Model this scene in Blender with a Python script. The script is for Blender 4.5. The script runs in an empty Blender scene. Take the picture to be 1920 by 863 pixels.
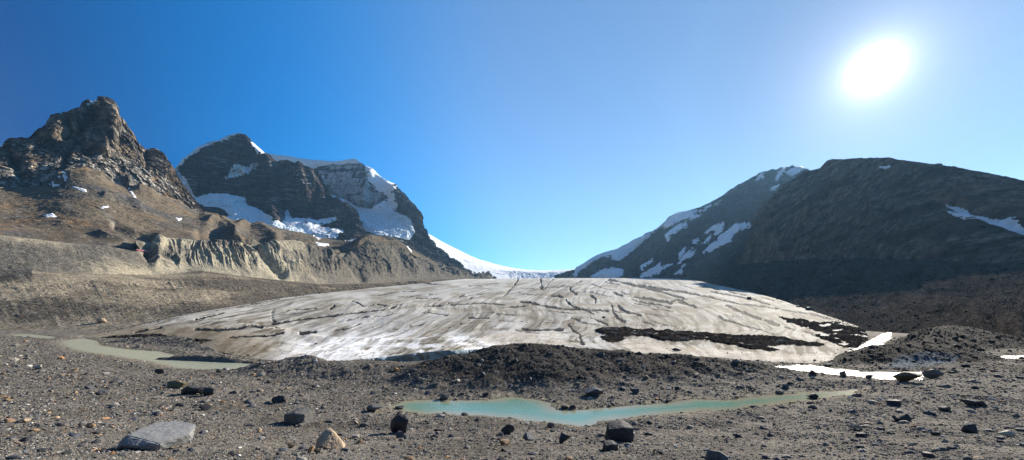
import bpy, bmesh, math, time
import numpy as np
from mathutils import Vector, Euler
T0 = time.time()
R = np.random.RandomState(7)
F, CX, CY = 700.0, 960.0, 610.0        # the photograph's lens: focal length and the eye level, in its pixels
ZW = -4.6                              # level of the meltwater
sc = bpy.context.scene
COL = sc.collection

# ---------------------------------------------------------------- noise
from concurrent.futures import ThreadPoolExecutor
_G = np.random.RandomState(3).normal(size=(256, 3)); _G /= np.linalg.norm(_G, axis=1)[:, None]
_G = _G.astype(np.float32)
_PM = np.tile(np.random.RandomState(5).permutation(256).astype(np.int32), 3)
_POOL = ThreadPoolExecutor(4)
def _noise(p, s):
    p = p.T; fl = np.floor(p); i0 = fl.astype(np.int32); f = (p - fl).astype(np.float32); i0 = i0 & 255
    w = f * f * f * (f * (f * 6 - 15) + 10); wx, wy, wz = w; fx, fy, fz = f
    out = np.zeros(p.shape[1], np.float32)
    for a in (0, 1):
        wa = wx if a else 1 - wx; ha = _PM[((i0[0] + a) & 255) + (s * 37 & 255)]
        for b in (0, 1):
            wb = wa * (wy if b else 1 - wy); hb_ = _PM[ha + ((i0[1] + b) & 255)]
            for c in (0, 1):
                g = _G[_PM[hb_ + ((i0[2] + c) & 255)]]
                out += wb * (wz if c else 1 - wz) * (g[:, 0] * (fx - a) + g[:, 1] * (fy - b) + g[:, 2] * (fz - c))
    return out * 1.6
def noise(p, s=0):
    sh = p.shape[:-1]; p = np.asarray(p).reshape(-1, 3); K = 40000
    if len(p) <= K: return _noise(p, s).reshape(sh)
    r = list(_POOL.map(lambda k: _noise(p[k:k + K], s), range(0, len(p), K)))
    return np.concatenate(r).reshape(sh)
def fbm(p, o=4, s=0, g=.5, l=2.03):
    r = 0; a = 1; t = 0
    for k in range(o):
        r = r + a * noise(p * l ** k + 17.3 * k, s + k); t += a; a *= g
    return r / t
def ridged(p, o=4, s=0, g=.5, l=2.07):
    r = 0; a = 1; t = 0
    for k in range(o):
        r = r + a * (1 - 2 * np.abs(noise(p * l ** k + 9.1 * k, s + k))); t += a; a *= g
    return r / t
def _facet(p, s):
    p = p.astype(np.float32); i0 = np.floor(p).astype(np.int32)
    best = np.full(len(p), 9e9, np.float32); val = np.zeros(len(p), np.float32)
    for a in (-1, 0, 1):
        for b in (-1, 0, 1):
            for c in (-1, 0, 1):
                q = i0 + np.array([a, b, c], np.int32)
                h = _PM[_PM[_PM[(q[:, 0] & 255) + s] + (q[:, 1] & 255)] + (q[:, 2] & 255)]
                dv = p - (q + .5 + .45 * _G[h]); d = (dv * dv).sum(1)
                v = (dv * _G[(h + 91) & 255]).sum(1) * 1.2 + _G[(h + 7) & 255, 0] * .22
                m = d < best; best = np.where(m, d, best); val = np.where(m, v, val)
    return val
def facet(p, s=0):
    """broken rock: flat tilted faces that meet in sharp edges"""
    sh = p.shape[:-1]; p = np.asarray(p).reshape(-1, 3); K = 40000
    return np.concatenate(list(_POOL.map(lambda k: _facet(p[k:k + K], s), range(0, len(p), K)))).reshape(sh)
def sm(a, b, x):
    t = np.clip((x - a) / (b - a), 0, 1); return t * t * (3 - 2 * t)
def lerp(a, b, t): return a + (b - a) * t
def v3(x, y, z=0.0):
    return np.stack(np.broadcast_arrays(np.asarray(x, float), np.asarray(y, float), np.asarray(z, float)), -1)
def blur(a, n):
    for ax in (0, 1):
        m = min(n, a.shape[ax] // 2 - 1)
        pad = [(0, 0), (0, 0)]; pad[ax] = (m + 1, m)
        c = np.cumsum(np.pad(a, pad, mode='edge'), axis=ax)
        k = 2 * m + 1
        a = (np.take(c, range(k, c.shape[ax]), ax) - np.take(c, range(0, c.shape[ax] - k), ax)) / k
    return a
def Z(ox, oy, s, pts): return [(ox + a / s, oy + b / s) for a, b in pts]
def pdist(px, py, pts, closed=False):
    """distance to a polyline; for a closed one the sign is + inside"""
    P = list(pts) + ([pts[0]] if closed else [])
    if px.size > 60000:                     # far from the outline only the rough distance matters
        xs = [p[0] for p in pts]; ys = [p[1] for p in pts]; mg = 45
        m = (px > min(xs) - mg) & (px < max(xs) + mg) & (py > min(ys) - mg) & (py < max(ys) + mg)
        o = np.full(px.shape, -99.0 if closed else 99.0)
        if m.any(): o[m] = pdist1(px[m], py[m], P, closed)
        return o
    return pdist1(px, py, P, closed)
def pdist1(px, py, P, closed):
    d = np.full(px.shape, 1e18); ins = np.zeros(px.shape, bool)
    for (x0, y0), (x1, y1) in zip(P[:-1], P[1:]):
        dx, dy = x1 - x0, y1 - y0
        t = np.clip(((px - x0) * dx + (py - y0) * dy) / (dx * dx + dy * dy + 1e-9), 0, 1)
        d = np.minimum(d, (px - x0 - t * dx) ** 2 + (py - y0 - t * dy) ** 2)
        if closed and y0 != y1:
            ins ^= ((py < y0) != (py < y1)) & (px < x0 + (py - y0) / (y1 - y0) * dx)
    d = np.sqrt(d)
    return np.where(ins, d, -d) if closed else d

# ---------------------------------------------------------------- mesh helpers
def tag(o, label=None, cat=None, kind=None, group=None):
    if label: o['label'] = label
    if cat: o['category'] = cat
    if kind: o['kind'] = kind
    if group: o['group'] = group
    return o
def mesh_np(name, V, Fc, mat, col=None, smooth=False, attrs=None):
    me = bpy.data.meshes.new(name)
    k = Fc.shape[1]
    me.vertices.add(len(V)); me.vertices.foreach_set('co', V.astype(np.float32).ravel())
    me.loops.add(Fc.size); me.loops.foreach_set('vertex_index', Fc.astype(np.int32).ravel())
    me.polygons.add(len(Fc)); me.polygons.foreach_set('loop_start', np.arange(0, Fc.size, k, dtype=np.int32))
    me.polygons.foreach_set('use_smooth', np.full(len(Fc), smooth))
    if col is not None:
        a = me.attributes.new('Col', 'FLOAT_COLOR', 'POINT')
        c = np.ones((len(V), 4), np.float32); c[:, :3] = np.clip(col, 0, 1); a.data.foreach_set('color', c.ravel())
    for n, d in (attrs or {}).items():
        a = me.attributes.new(n, 'FLOAT', 'POINT'); a.data.foreach_set('value', d.astype(np.float32).ravel())
    me.update(calc_edges=True); me.validate()
    if mat: me.materials.append(mat)
    return me
def link(name, me, parent=None):
    o = bpy.data.objects.new(name, me); COL.objects.link(o)
    if parent: o.parent = parent
    return o
def grid_faces(nv, nu, keep=None, flip=False):
    i = np.arange(nv * nu).reshape(nv, nu)
    f = np.stack([i[:-1, :-1], i[:-1, 1:], i[1:, 1:], i[1:, :-1]], -1).reshape(-1, 4)
    if keep is not None:
        k = (keep[:-1, :-1] | keep[:-1, 1:] | keep[1:, 1:] | keep[1:, :-1]).ravel(); f = f[k]
    return f
def grid_obj(name, P, mat, col=None, parent=None, keep=None, smooth=False, attrs=None):
    nv, nu = P.shape[:2]
    f = grid_faces(nv, nu, keep)
    if len(f) == 0: return None
    V = P.reshape(-1, 3); c = None if col is None else col.reshape(-1, 3)
    at = {k: v.ravel() for k, v in (attrs or {}).items()}
    if keep is not None:
        u, inv = np.unique(f, return_inverse=True); f = inv.reshape(f.shape); V = V[u]
        if c is not None: c = c[u]
        at = {k: v[u] for k, v in at.items()}
    return link(name, mesh_np(name, V, f, mat, c, smooth, at), parent)

# ---------------------------------------------------------------- materials
def nt(name):
    m = bpy.data.materials.new(name); m.use_nodes = True
    n = m.node_tree; return m, n, n.nodes['Principled BSDF']
def N(n, t, **kw):
    x = n.nodes.new(t)
    for k, v in kw.items():
        if k in x.inputs: x.inputs[k].default_value = v
        else: setattr(x, k, v)
    return x
def tex(n, typ, scale, **kw):
    g = n.nodes.get('TC') or N(n, 'ShaderNodeTexCoord'); g.name = 'TC'
    mp = N(n, 'ShaderNodeMapping'); mp.inputs['Scale'].default_value = scale if isinstance(scale, tuple) else (scale,) * 3
    n.links.new(g.outputs['Object'], mp.inputs['Vector'])
    x = N(n, typ, **kw); x.inputs['Scale'].default_value = 1
    n.links.new(mp.outputs['Vector'], x.inputs['Vector']); return x
def ground_mat(name, sizes, contrast=(.6, 1.35), rough=.9, bump=.6, vor=None, spec=.0, bdist=None, speck=None, tint=.62):
    """albedo = the mesh's own colour, varied and roughened by noises whose grain is given in metres"""
    m, n, b = nt(name)
    a = N(n, 'ShaderNodeAttribute', attribute_name='Col')
    col = a.outputs['Color']
    for i, s in enumerate(sizes):
        t = tex(n, 'ShaderNodeTexNoise', 1.0 / s, Detail=7.0, Roughness=.68)
        mr = N(n, 'ShaderNodeMapRange'); mr.inputs[1].default_value = .33; mr.inputs[2].default_value = .67
        mr.inputs[3].default_value, mr.inputs[4].default_value = contrast
        n.links.new(t.outputs['Fac'], mr.inputs[0])
        mx = N(n, 'ShaderNodeVectorMath', operation='MULTIPLY'); n.links.new(col, mx.inputs[0]); n.links.new(mr.outputs[0], mx.inputs[1]); col = mx.outputs[0]
        if i == 0: h = t.outputs['Fac']
        else:
            ad = N(n, 'ShaderNodeMath', operation='MULTIPLY_ADD'); n.links.new(t.outputs['Fac'], ad.inputs[0]); ad.inputs[1].default_value = s / sizes[0]; n.links.new(h, ad.inputs[2]); h = ad.outputs[0]
    if speck:                                    # pale and rusty stones among the rubble
        v = tex(n, 'ShaderNodeTexVoronoi', 1.0 / speck[0])
        sx = N(n, 'ShaderNodeSeparateColor'); n.links.new(v.outputs['Color'], sx.inputs[0])
        gt = N(n, 'ShaderNodeMath', operation='GREATER_THAN'); gt.inputs[1].default_value = speck[1]; n.links.new(sx.outputs[0], gt.inputs[0])
        lt = N(n, 'ShaderNodeMath', operation='LESS_THAN'); lt.inputs[1].default_value = .42; n.links.new(v.outputs['Distance'], lt.inputs[0])
        mu = N(n, 'ShaderNodeMath', operation='MULTIPLY'); n.links.new(gt.outputs[0], mu.inputs[0]); n.links.new(lt.outputs[0], mu.inputs[1])
        cr = N(n, 'ShaderNodeMix', data_type='RGBA'); cr.inputs[6].default_value = (.34, .25, .17, 1); cr.inputs[7].default_value = (.42, .42, .42, 1)
        n.links.new(sx.outputs[1], cr.inputs[0])
        mx = N(n, 'ShaderNodeMix', data_type='RGBA'); n.links.new(mu.outputs[0], mx.inputs[0]); n.links.new(col, mx.inputs[6]); n.links.new(cr.outputs[2], mx.inputs[7]); col = mx.outputs[2]
    ts = N(n, 'ShaderNodeVectorMath', operation='SCALE'); ts.inputs['Scale'].default_value = tint; n.links.new(col, ts.inputs[0])
    n.links.new(ts.outputs[0], b.inputs['Base Color'])
    if vor:
        v = tex(n, 'ShaderNodeTexVoronoi', 1.0 / vor, feature='F1')
        ad = N(n, 'ShaderNodeMath', operation='MULTIPLY_ADD'); n.links.new(v.outputs['Distance'], ad.inputs[0]); ad.inputs[1].default_value = -.6; n.links.new(h, ad.inputs[2]); h = ad.outputs[0]
    bp = N(n, 'ShaderNodeBump', Strength=bump, Distance=bdist or sizes[0]); n.links.new(h, bp.inputs['Height']); n.links.new(bp.outputs[0], b.inputs['Normal'])
    b.inputs['Roughness'].default_value = rough; b.inputs['Specular IOR Level'].default_value = spec
    return m
def snow_mat(name, col, size, bump=.4, rough=.7):
    m, n, b = nt(name)
    t = tex(n, 'ShaderNodeTexNoise', 1.0 / size, Detail=6.0, Roughness=.6)
    cr = N(n, 'ShaderNodeMix', data_type='RGBA'); cr.inputs[6].default_value = (*[c * .82 for c in col], 1); cr.inputs[7].default_value = (*col, 1)
    mr = N(n, 'ShaderNodeMapRange'); mr.inputs[1].default_value = .4; mr.inputs[2].default_value = .6; n.links.new(t.outputs['Fac'], mr.inputs[0])
    n.links.new(mr.outputs[0], cr.inputs[0]); n.links.new(cr.outputs[2], b.inputs['Base Color'])
    bp = N(n, 'ShaderNodeBump', Strength=bump, Distance=size); n.links.new(t.outputs['Fac'], bp.inputs['Height']); n.links.new(bp.outputs[0], b.inputs['Normal'])
    b.inputs['Roughness'].default_value = rough; b.inputs['Specular IOR Level'].default_value = .05
    return m
M = {}
M['crag'] = ground_mat('crag_rock', (26, 7), (.5, 1.5), .95, 1.0, spec=0, bdist=24, tint=1.05)
M['far_crag'] = ground_mat('far_crag_rock', (60, 16), (.5, 1.5), .95, 1.0, spec=0, bdist=45, tint=.55)
M['scree'] = ground_mat('scree', (30, 5), (.6, 1.38), .95, .7, spec=0, bdist=6, tint=.74, speck=(4.5, .94))
M['moraine'] = ground_mat('moraine_till', (10, 2.5), (.6, 1.38), .95, .8, spec=0, bdist=3, tint=.85, speck=(2.5, .95))
M['dark_moraine'] = ground_mat('dark_moraine_till', (9, 1.6), (.6, 1.4), .95, .9, vor=None, spec=.0, bdist=3, tint=.5, speck=(1.6, .975))
M['ground'] = ground_mat('gravel_ground', (.35, .06), (.5, 1.5), .95, 1.0, spec=.04, bdist=.12, speck=(.07, .9))
M['ice'] = ground_mat('glacier_ice', (3.5, .6), (.78, 1.16), .85, .6, spec=.04, bdist=.6, tint=1)
M['snow'] = snow_mat('mountain_snow', (.86, .88, .9), 20)
M['icefall'] = snow_mat('icefall_ice', (.78, .87, .92), 14, .9)
M['blueice'] = snow_mat('glacier_front_ice', (.34, .44, .48), .8, .8, .35)
M['stone'] = ground_mat('stone_surface', (.12, .03), (.7, 1.3), .85, .6, spec=.1, bdist=.02, tint=.8)
M['block'] = ground_mat('block_surface', (1.5, .4), (.7, 1.3), .95, .6, spec=0, bdist=.3)

# ---------------------------------------------------------------- lofted landforms
def proj(P): return CX + F * P[..., 0] / P[..., 1], CY - F * P[..., 2] / P[..., 1]
def shift(line, dy, dD): return [(x, y + dy, D + dD) for x, y, D in line]
def join(xy, xd):
    """outline points (x, y) given their distance by a coarser list (x, D)"""
    xs, ds = zip(*xd); return [(x, y, float(np.interp(x, xs, ds))) for x, y in xy]
class Sheet:
    def __init__(s, lines, x0, x1, nu, nvs, face=0.0, round_=45):
        xs = np.linspace(x0, x1, nu); rows = []; soft = []; s.face = face
        if x0 == -80: xs = np.concatenate([np.linspace(-700, x0, 60, endpoint=False), xs])
        if x1 == 2060: xs = np.concatenate([xs, np.linspace(x1, 2700, 61)[1:]])
        k_ = max(2, int(round_ * nu / (x1 - x0)))
        def sms(a):
            for _ in range(2):
                c = np.cumsum(np.concatenate([[0], np.pad(a, k_, mode='reflect', reflect_type='odd')])); a = (c[2 * k_ + 1:] - c[:-2 * k_ - 1]) / (2 * k_ + 1)
            return a
        for L in lines:
            a = np.array(sorted(L)); y = np.interp(xs, a[:, 0], a[:, 1]); D = np.exp(sms(np.log(np.interp(xs, a[:, 0], a[:, 2]))))
            rows.append(v3((xs - CX) / F * D, D, (CY - y) / F * D)); ys = sms(y)
            soft.append(v3((xs - CX) / F * D, D, (CY - ys) / F * D))
        out = []; rv = []
        for k, n in enumerate(nvs):
            t = np.linspace(0, 1, n, endpoint=False)[:, None, None]
            w0 = np.clip(1 - t / .22, 0, 1) ** 1.3; w1 = np.clip(1 - (1 - t) / .22, 0, 1) ** 1.3
            if n < 30: w0 = w1 = 1
            out.append((soft[k] + (rows[k] - soft[k]) * w0) * (1 - t) + (soft[k + 1] + (rows[k + 1] - soft[k + 1]) * w1) * t); rv.append(k + t[:, 0, 0])
        out.append(rows[-1][None]); rv.append(np.array([len(nvs)]))
        s.P = np.concatenate(out); s.v = np.concatenate(rv)[:, None] * np.ones((1, len(xs))); s.px, s.py = proj(s.P)
        s.D = s.P[..., 1]; s.m = s.D / F           # metres per pixel of the photograph
        s.disp = np.zeros(s.P.shape[:2]); s.normals()
        s.lines = lines
    def normals(s):
        du = np.gradient(s.P, axis=1); dv = np.gradient(s.P, axis=0)
        n = np.cross(du, dv); n = np.stack([blur(n[..., i], 6) for i in range(3)], -1)
        n /= np.linalg.norm(n, axis=-1)[..., None] + 1e-9
        n = np.where((n * s.P).sum(-1, keepdims=True) > 0, -n, n)
        n = n * (1 - s.face) - s.face * s.P / np.linalg.norm(s.P, axis=-1)[..., None]
        s.N = n / np.linalg.norm(n, axis=-1)[..., None]
    def stroke(s, pts, w, amp, sharp=False):
        d = pdist(s.px + 5 * s.wx, s.py + 5 * s.wy, pts) / w
        s.disp += amp * (np.exp(-1.7 * np.sqrt(d * d + .01)) if sharp else np.exp(-d * d * 1.5))
    def warp(s, size):
        s.wx = fbm(s.P / size, 3, 50); s.wy = fbm(s.P / size, 3, 60)
    def done(s):
        s.Q = s.P + s.N * s.disp[..., None]
    def build(s, name, mat, col, smooth=False):
        s.done(); s.obj = grid_obj(name, s.Q, M[mat], col, smooth=smooth); return s.obj
    def snow(s, pts, name='snow_patch', mat='snow', cover=.5, thick=3.0, rough=0, low=9, wob=2.5):
        """a snow or ice body lying on this slope: it dips under the rock where it ends"""
        xs = [p[0] for p in pts]; ys = [p[1] for p in pts]; mg = 16
        m = (s.px > min(xs) - mg) & (s.px < max(xs) + mg) & (s.py > min(ys) - mg) & (s.py < max(ys) + mg) & (s.v < len(s.lines) - 1)
        if not m.any(): return
        r_ = np.where(m.any(1))[0]; c_ = np.where(m.any(0))[0]; S = (slice(r_[0], r_[-1] + 1), slice(c_[0], c_[-1] + 1))
        P, disp, mm = s.P[S], s.disp[S], s.m[S]; mean = mm.mean()
        d = pdist(s.px[S], s.py[S], pts, True) + wob * fbm(P / (9 * mean), 4, 77)
        t = np.clip(d, -3, thick) * mm * .55
        lw = min(low, min(disp.shape) // 2 - 2); base = (blur(disp, lw) if lw > 0 else disp) * .75 + .25 * disp
        sd = (disp - base).std() * cover
        Q = P + s.N[S] * (base + t + sd + (rough * mm * (ridged(P / (7 * mean), 3, 5) + .8 * facet(P / (9 * mean), 5)) if rough else 0))[..., None]
        return grid_obj(name, Q, M[mat], parent=s.obj, keep=d > -2.5, smooth=not rough)

def crag(P, size, zst=1.0, s=0):
    p = P / size * np.array([1, 1, zst]) * 1.1
    q = p + .30 * v3(fbm(p * 1.7, 2, 31), fbm(p * 1.7, 2, 32), fbm(p * 1.7, 2, 33))
    return .62 * facet(q, s) + .38 * ridged(q * 1.3, 3, s, .5)
def strata(P, h, dip=(.04, 0.0), s=0):
    z = (P[..., 2] + dip[0] * P[..., 0] + dip[1] * P[..., 1]) / h + .5 * fbm(P / (h * 6), 3, s)
    f = z - np.floor(z); return f ** 2.2 * 1.0, np.floor(z)
def mixc(c, d, w): return c + (np.array(d) - c) * w[..., None]

# ---- left side: pyramid peak, scree, eroded moraine wall, lower bench
XDa = [(-80, 1120), (0, 1250), (90, 1350), (150, 1440), (215, 1530), (300, 1680), (360, 1800), (400, 1950), (500, 2300), (640, 2900), (760, 3400), (850, 3900), (930, 4300)]
XDb = [(-80, 680), (0, 720), (120, 800), (255, 860), (275, 930), (300, 1010), (420, 1120), (520, 1250), (600, 1500), (700, 1900), (780, 2400), (830, 2900), (900, 3600), (930, 3800)]
crest = join([(-80, 439), (0, 441), (60, 448), (120, 455), (200, 461), (245, 470), (262, 473), (275, 462), (300, 445), (330, 447), (380, 452), (420, 456), (470, 463), (500, 457), (520, 452), (550, 450), (575, 455), (600, 468), (620, 480), (640, 482), (665, 468), (690, 453), (715, 452), (740, 462), (780, 480), (830, 503), (870, 517), (900, 523), (930, 526)], XDb)
cliffbase = join([(-80, 348), (0, 352), (60, 352), (95, 347), (116, 330), (130, 318), (160, 315), (190, 322), (215, 345), (240, 356), (262, 345), (285, 352), (300, 365), (330, 375), (360, 393), (380, 405), (400, 413), (440, 420), (500, 426), (560, 437), (600, 446), (640, 452), (680, 454), (700, 448), (730, 452), (760, 466), (800, 486), (850, 507), (900, 523), (930, 527)], XDa)
bench_top = [(-80, 522, 540), (0, 520, 570), (60, 508, 600), (130, 513, 640), (200, 514, 690), (260, 515, 740), (300, 515, 850), (380, 508, 930), (450, 518, 990), (520, 525, 1080), (600, 533, 1250), (700, 532, 1650), (830, 524, 2300), (900, 522, 2700), (930, 524, 2800)]
bench_bot = [(-80, 622, 360), (0, 621, 380), (180, 619, 400), (260, 616, 400), (330, 605, 420), (420, 586, 480), (520, 569, 640), (640, 555, 940), (760, 541, 1450), (880, 529, 2350), (930, 528, 2600)]

# lower bench
s = Sheet([shift(bench_bot, 4, -10), bench_bot, bench_top, shift(bench_top, 8, 90)], -80, 930, 1100, [4, 200, 10])
s.warp(60)
w = np.minimum(sm(0, 1.2, s.v), 1)
sk = s.px - (s.py - 560) * 0.75
g = ridged(v3(sk / 34 + .25 * s.wx, s.py / 160, 0), 4, 4)
fade = sm(1.0, 1.25, s.v) * sm(2.02, 1.7, s.v)
gm_ = sm(-.25, .3, fbm(s.P / 110, 3, 6)); s.disp += fade * s.m * 1.4 * ((.35 + 1.1 * gm_) * g + (.1 + .5 * gm_) * ridged(v3(sk / 11 + .3 * s.wx, s.py / 45, 2), 3, 7) + 3.4 * fbm(s.P / 90, 5, 3, .6) + .5 * facet(s.P / 9, 4))
s.disp += .55 * s.m * fbm(s.P / 7, 3, 8) * sm(1, 1.1, s.v)
toe = sm(1.35, 1.0, s.v) * sm(350, 700, s.px)
s.disp += toe * s.m * 3 * ridged(s.P / 22, 3, 9)
c = np.ones(s.P.shape) * np.array([.31, .262, .19])
c = mixc(c, [.12, .105, .085], sm(-.15, .35, fbm(s.P / 130, 4, 12) + .35 * sm(250, 450, s.px)))
c = mixc(c, [.30, .265, .2], sm(.1, .5, fbm(v3(sk / 22, s.py / 60, 0), 3, 13)) * sm(420, 250, s.px) * .8)
c = mixc(c, [.07, .065, .06], sm(1.3, 1.0, s.v) * sm(350, 560, s.px) * .8)
tag(s.build('moraine_bench', 'moraine', c), 'brown grooved lower moraine slope running down to the left glacier edge', 'moraine bench', 'structure')
BENCH = s

# eroded wall
s = Sheet([shift(bench_top, 6, 15), shift(bench_top, 1, 25), crest, shift(crest, 7, 60)], -80, 930, 1300, [3, 210, 10])
s.warp(80)
sk = s.px - (s.py - 450) * (.42 + .25 * sm(600, 800, s.px))
env = sm(1.0, 1.2, s.v) * sm(2.0, 1.93, s.v)
right = sm(262, 285, s.px)
sk = sk + 9 * noise(v3(s.px / 70, s.py / 60, 5), 4)
g1 = ridged(v3(sk / 46 + .6 * s.wx, s.py / 200, 0), 3, 21); g2 = ridged(v3(sk / 15 + .5 * s.wx, s.py / 90, 3), 4, 22)
s.disp += env * s.m * right * (.45 + .9 * sm(-.3, .4, fbm(s.P / 170, 3, 28))) * (7 * g1 + 6.5 * g2 + 1.0 * facet(s.P / 15, 3)) * sm(1.05, 1.5, s.v)
s.disp += env * s.m * (1 - right) * (.7 * ridged(v3((s.px - (s.py - 480) * .5) / 26 + .3 * s.wx, s.py / 70, 0), 4, 23) + 3.2 * fbm(s.P / 110, 5, 24, .6) + .5 * facet(s.P / 12, 4))
s.disp += .45 * s.m * fbm(s.P / 9, 3, 25) * env
road = sm(7, 2, pdist(s.px, s.py, [(250, 470), (262, 473), (292, 479), (330, 493)])); s.disp *= 1 - road
for a in ([(300, 446), (296, 470), (290, 500)], [(508, 452), (520, 470), (560, 505)], [(690, 455), (705, 480), (740, 515)]): s.stroke(a, 9, 9)
for a in ([(272, 463), (285, 485)], [(640, 482), (660, 500), (680, 520)], [(480, 462), (500, 490), (530, 515)]): s.stroke(a, 10, -22)
c = np.ones(s.P.shape) * np.array([.36, .325, .24])
c = mixc(c, [.34, .295, .215], (1 - right) * .9)
c = mixc(c, [.2, .18, .145], sm(.0, .45, fbm(v3(sk / 16, s.py / 90, 5), 4, 26)) * .75)
c = mixc(c, [.13, .12, .105], sm(.0, .3, fbm(s.P / 200, 4, 27) + .55 * sm(430, 720, s.px) - .05) * .85)
rd = pdist(s.px, s.py, [(200, 452), (245, 466), (262, 472), (290, 480), (330, 494), (350, 500)])
c = mixc(c, [.42, .37, .28], sm(2.5, 1, rd) * .7)
tag(s.build('moraine_wall', 'moraine', c), 'pale gullied moraine wall between the brown scree and the lower bench', 'moraine wall', 'structure')
WALL = s

# scree slope
s = Sheet([shift(crest, 10, 15), shift(crest, 1, 40), cliffbase, shift(cliffbase, 8, 120)], -80, 930, 1100, [3, 260, 8])
s.warp(200)
env = sm(1.0, 1.25, s.v)
s.disp += env * s.m * (5 * fbm(s.P / 260, 4, 41) + 3.5 * fbm(s.P / 90, 4, 42) * sm(1.9, 1.3, s.v)) * 1.2
s.disp += env * s.m * (.7 * fbm(s.P / 16, 3, 43) + .55 * facet(s.P / 14, 4) + 1.2 * sm(0, .3, fbm(s.P / 120, 3, 47)) * facet(s.P / 30, 9))
zz = lambda p: Z(0, 160, 3.596, p)
z2 = lambda p: Z(300, 220, 2.697, p)
for a, w_, h in ((z2([(240, 540), (300, 520), (340, 560), (420, 640)]), 16, 30), (z2([(400, 560), (455, 525), (520, 570), (600, 620)]), 15, 34),
                 (z2([(1000, 660), (1130, 610), (1200, 660), (1280, 740)]), 16, 50), ([(190, 440), (230, 455), (262, 462)], 7, 14), ([(380, 408), (400, 420), (440, 445)], 9, 18),
                 (z2([(700, 700), (850, 690), (950, 680)]), 10, 20), (zz([(700, 740), (850, 760), (950, 800)]), 6, 14)):
    s.stroke(a, w_ * 1.1, h, True)
for a, w_, h in ((z2([(200, 590), (330, 600), (420, 640)]), 10, -20), ([(215, 425), (250, 440), (285, 447)], 7, -18), (zz([(430, 540), (420, 680)]), 4, -12), (z2([(620, 620), (680, 680), (800, 720)]), 12, -24)):
    s.stroke(a, w_, h)
c = np.ones(s.P.shape) * np.array([.185, .15, .108])
c = mixc(c, [.125, .118, .108], sm(-.05, .35, fbm(s.P / 240, 4, 44)))
c = mixc(c, [.29, .18, .09], sm(.15, .5, fbm(s.P / 150, 5, 45, .6) + .25 * sm(250, 0, s.px) * sm(370, 430, s.py)) * .6)
c = mixc(c, [.27, .25, .22], sm(.2, .42, fbm(v3(s.px / 30 - s.py / 40, s.py / 60, 1), 4, 46)) * .5)
c = mixc(c, [.15, .13, .10], sm(380, 500, s.px) * .7)
c = mixc(c, [.085, .08, .075], sm(-8, 8, 14 - pdist(s.px, s.py, [(180, 430), (230, 440), (262, 448)])) * .6)
tag(s.build('scree_slope', 'scree', c), 'rust brown scree hillside spread beneath the pyramid peak cliffs', 'scree slope', 'structure')
for p in (z2([(925, 605), (980, 610), (1020, 600), (1080, 610), (1060, 625), (1000, 640), (950, 630)]), z2([(785, 635), (850, 645), (858, 657), (800, 652)]), z2([(783, 603), (812, 612), (800, 624)]),
          z2([(832, 680), (862, 688), (850, 695)]), z2([(78, 505), (112, 513), (95, 521)]), zz([(413, 545), (439, 548), (430, 640), (413, 630)]), zz([(348, 663), (397, 666), (397, 680), (350, 677)]),
          zz([(483, 683), (580, 703), (583, 717), (500, 694)]), zz([(873, 710), (892, 713), (922, 762), (903, 757)]), zz([(688, 815), (738, 810), (720, 827), (683, 830)]), Z(0, 380, 3.081, [(245, 68), (300, 58), (328, 82), (270, 88)]),
          Z(0, 380, 3.081, [(588, 18), (632, 16), (612, 32), (583, 32)]), z2([(1235, 660), (1252, 668), (1250, 692), (1238, 685)])):
    s.snow(p, wob=1.2, low=3, thick=2)
SCREE = s

# pyramid peak
sky = join([(-80, 300), (-30, 290), (0, 277), (6, 270), (14, 262), (24, 258), (32, 260), (40, 256), (50, 261), (60, 256), (68, 246), (76, 240), (86, 234), (93, 222), (102, 216), (112, 213), (120, 216), (124, 210), (133, 205), (140, 204), (150, 200), (153, 192), (160, 186), (166, 185), (172, 190), (176, 191), (182, 187), (186, 194), (192, 199), (197, 193), (203, 193), (208, 200), (213, 214), (218, 220), (226, 226), (231, 238), (243, 247), (250, 254), (254, 266), (264, 272), (274, 283), (281, 281), (292, 284), (302, 291), (312, 301), (325, 316), (334, 335), (342, 348), (352, 362), (362, 376), (375, 392), (390, 412), (410, 425)],
           [(-80, 1350), (0, 1450), (165, 1717), (230, 1822), (300, 1994), (360, 2158), (410, 2290)])
midl = join([(-80, 322), (0, 318), (60, 310), (130, 296), (180, 294), (240, 300), (275, 312), (300, 330), (340, 362), (410, 430)], [(-80, 1230), (0, 1335), (120, 1483), (240, 1701), (300, 1835), (340, 1942), (410, 2164)])
s = Sheet([shift(cliffbase, 14, 0), shift(cliffbase, 4, 30), midl, sky, shift(sky, 22, 260)], -80, 408, 620, [3, 130, 240, 8], .7, 20)
s.warp(120)
top = sm(3.0, 2.9, s.v)
s.disp += (.25 + .75 * top) * s.m * (8 * crag(s.P, 190, .5, 1) + 7 * crag(s.P, 75, .4, 6) + 5 * crag(s.P, 32, .4, 9) + 1.8 * facet(s.P / 12 * np.array([1, 1, .5]), 9)) * sm(.9, 1.3, s.v)
st, lay = strata(s.P, 85, (.1, .04), 5); s.disp += st * 9 * sm(1, 1.3, s.v)
for a, w_, h in ((zz([(715, 120), (735, 210), (740, 330), (700, 430)]), 16, 75), (zz([(400, 200), (385, 280), (350, 340)]), 16, 20), (zz([(800, 250), (850, 330), (880, 420)]), 12, 35),
                 (zz([(545, 370), (530, 430)]), 10, 18), (zz([(1040, 450), (1080, 530), (1110, 600)]), 14, 45), (zz([(200, 440), (220, 560)]), 16, 12), (zz([(850, 640), (870, 690)]), 8, 30)):
    s.stroke(a, w_, h)
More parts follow.
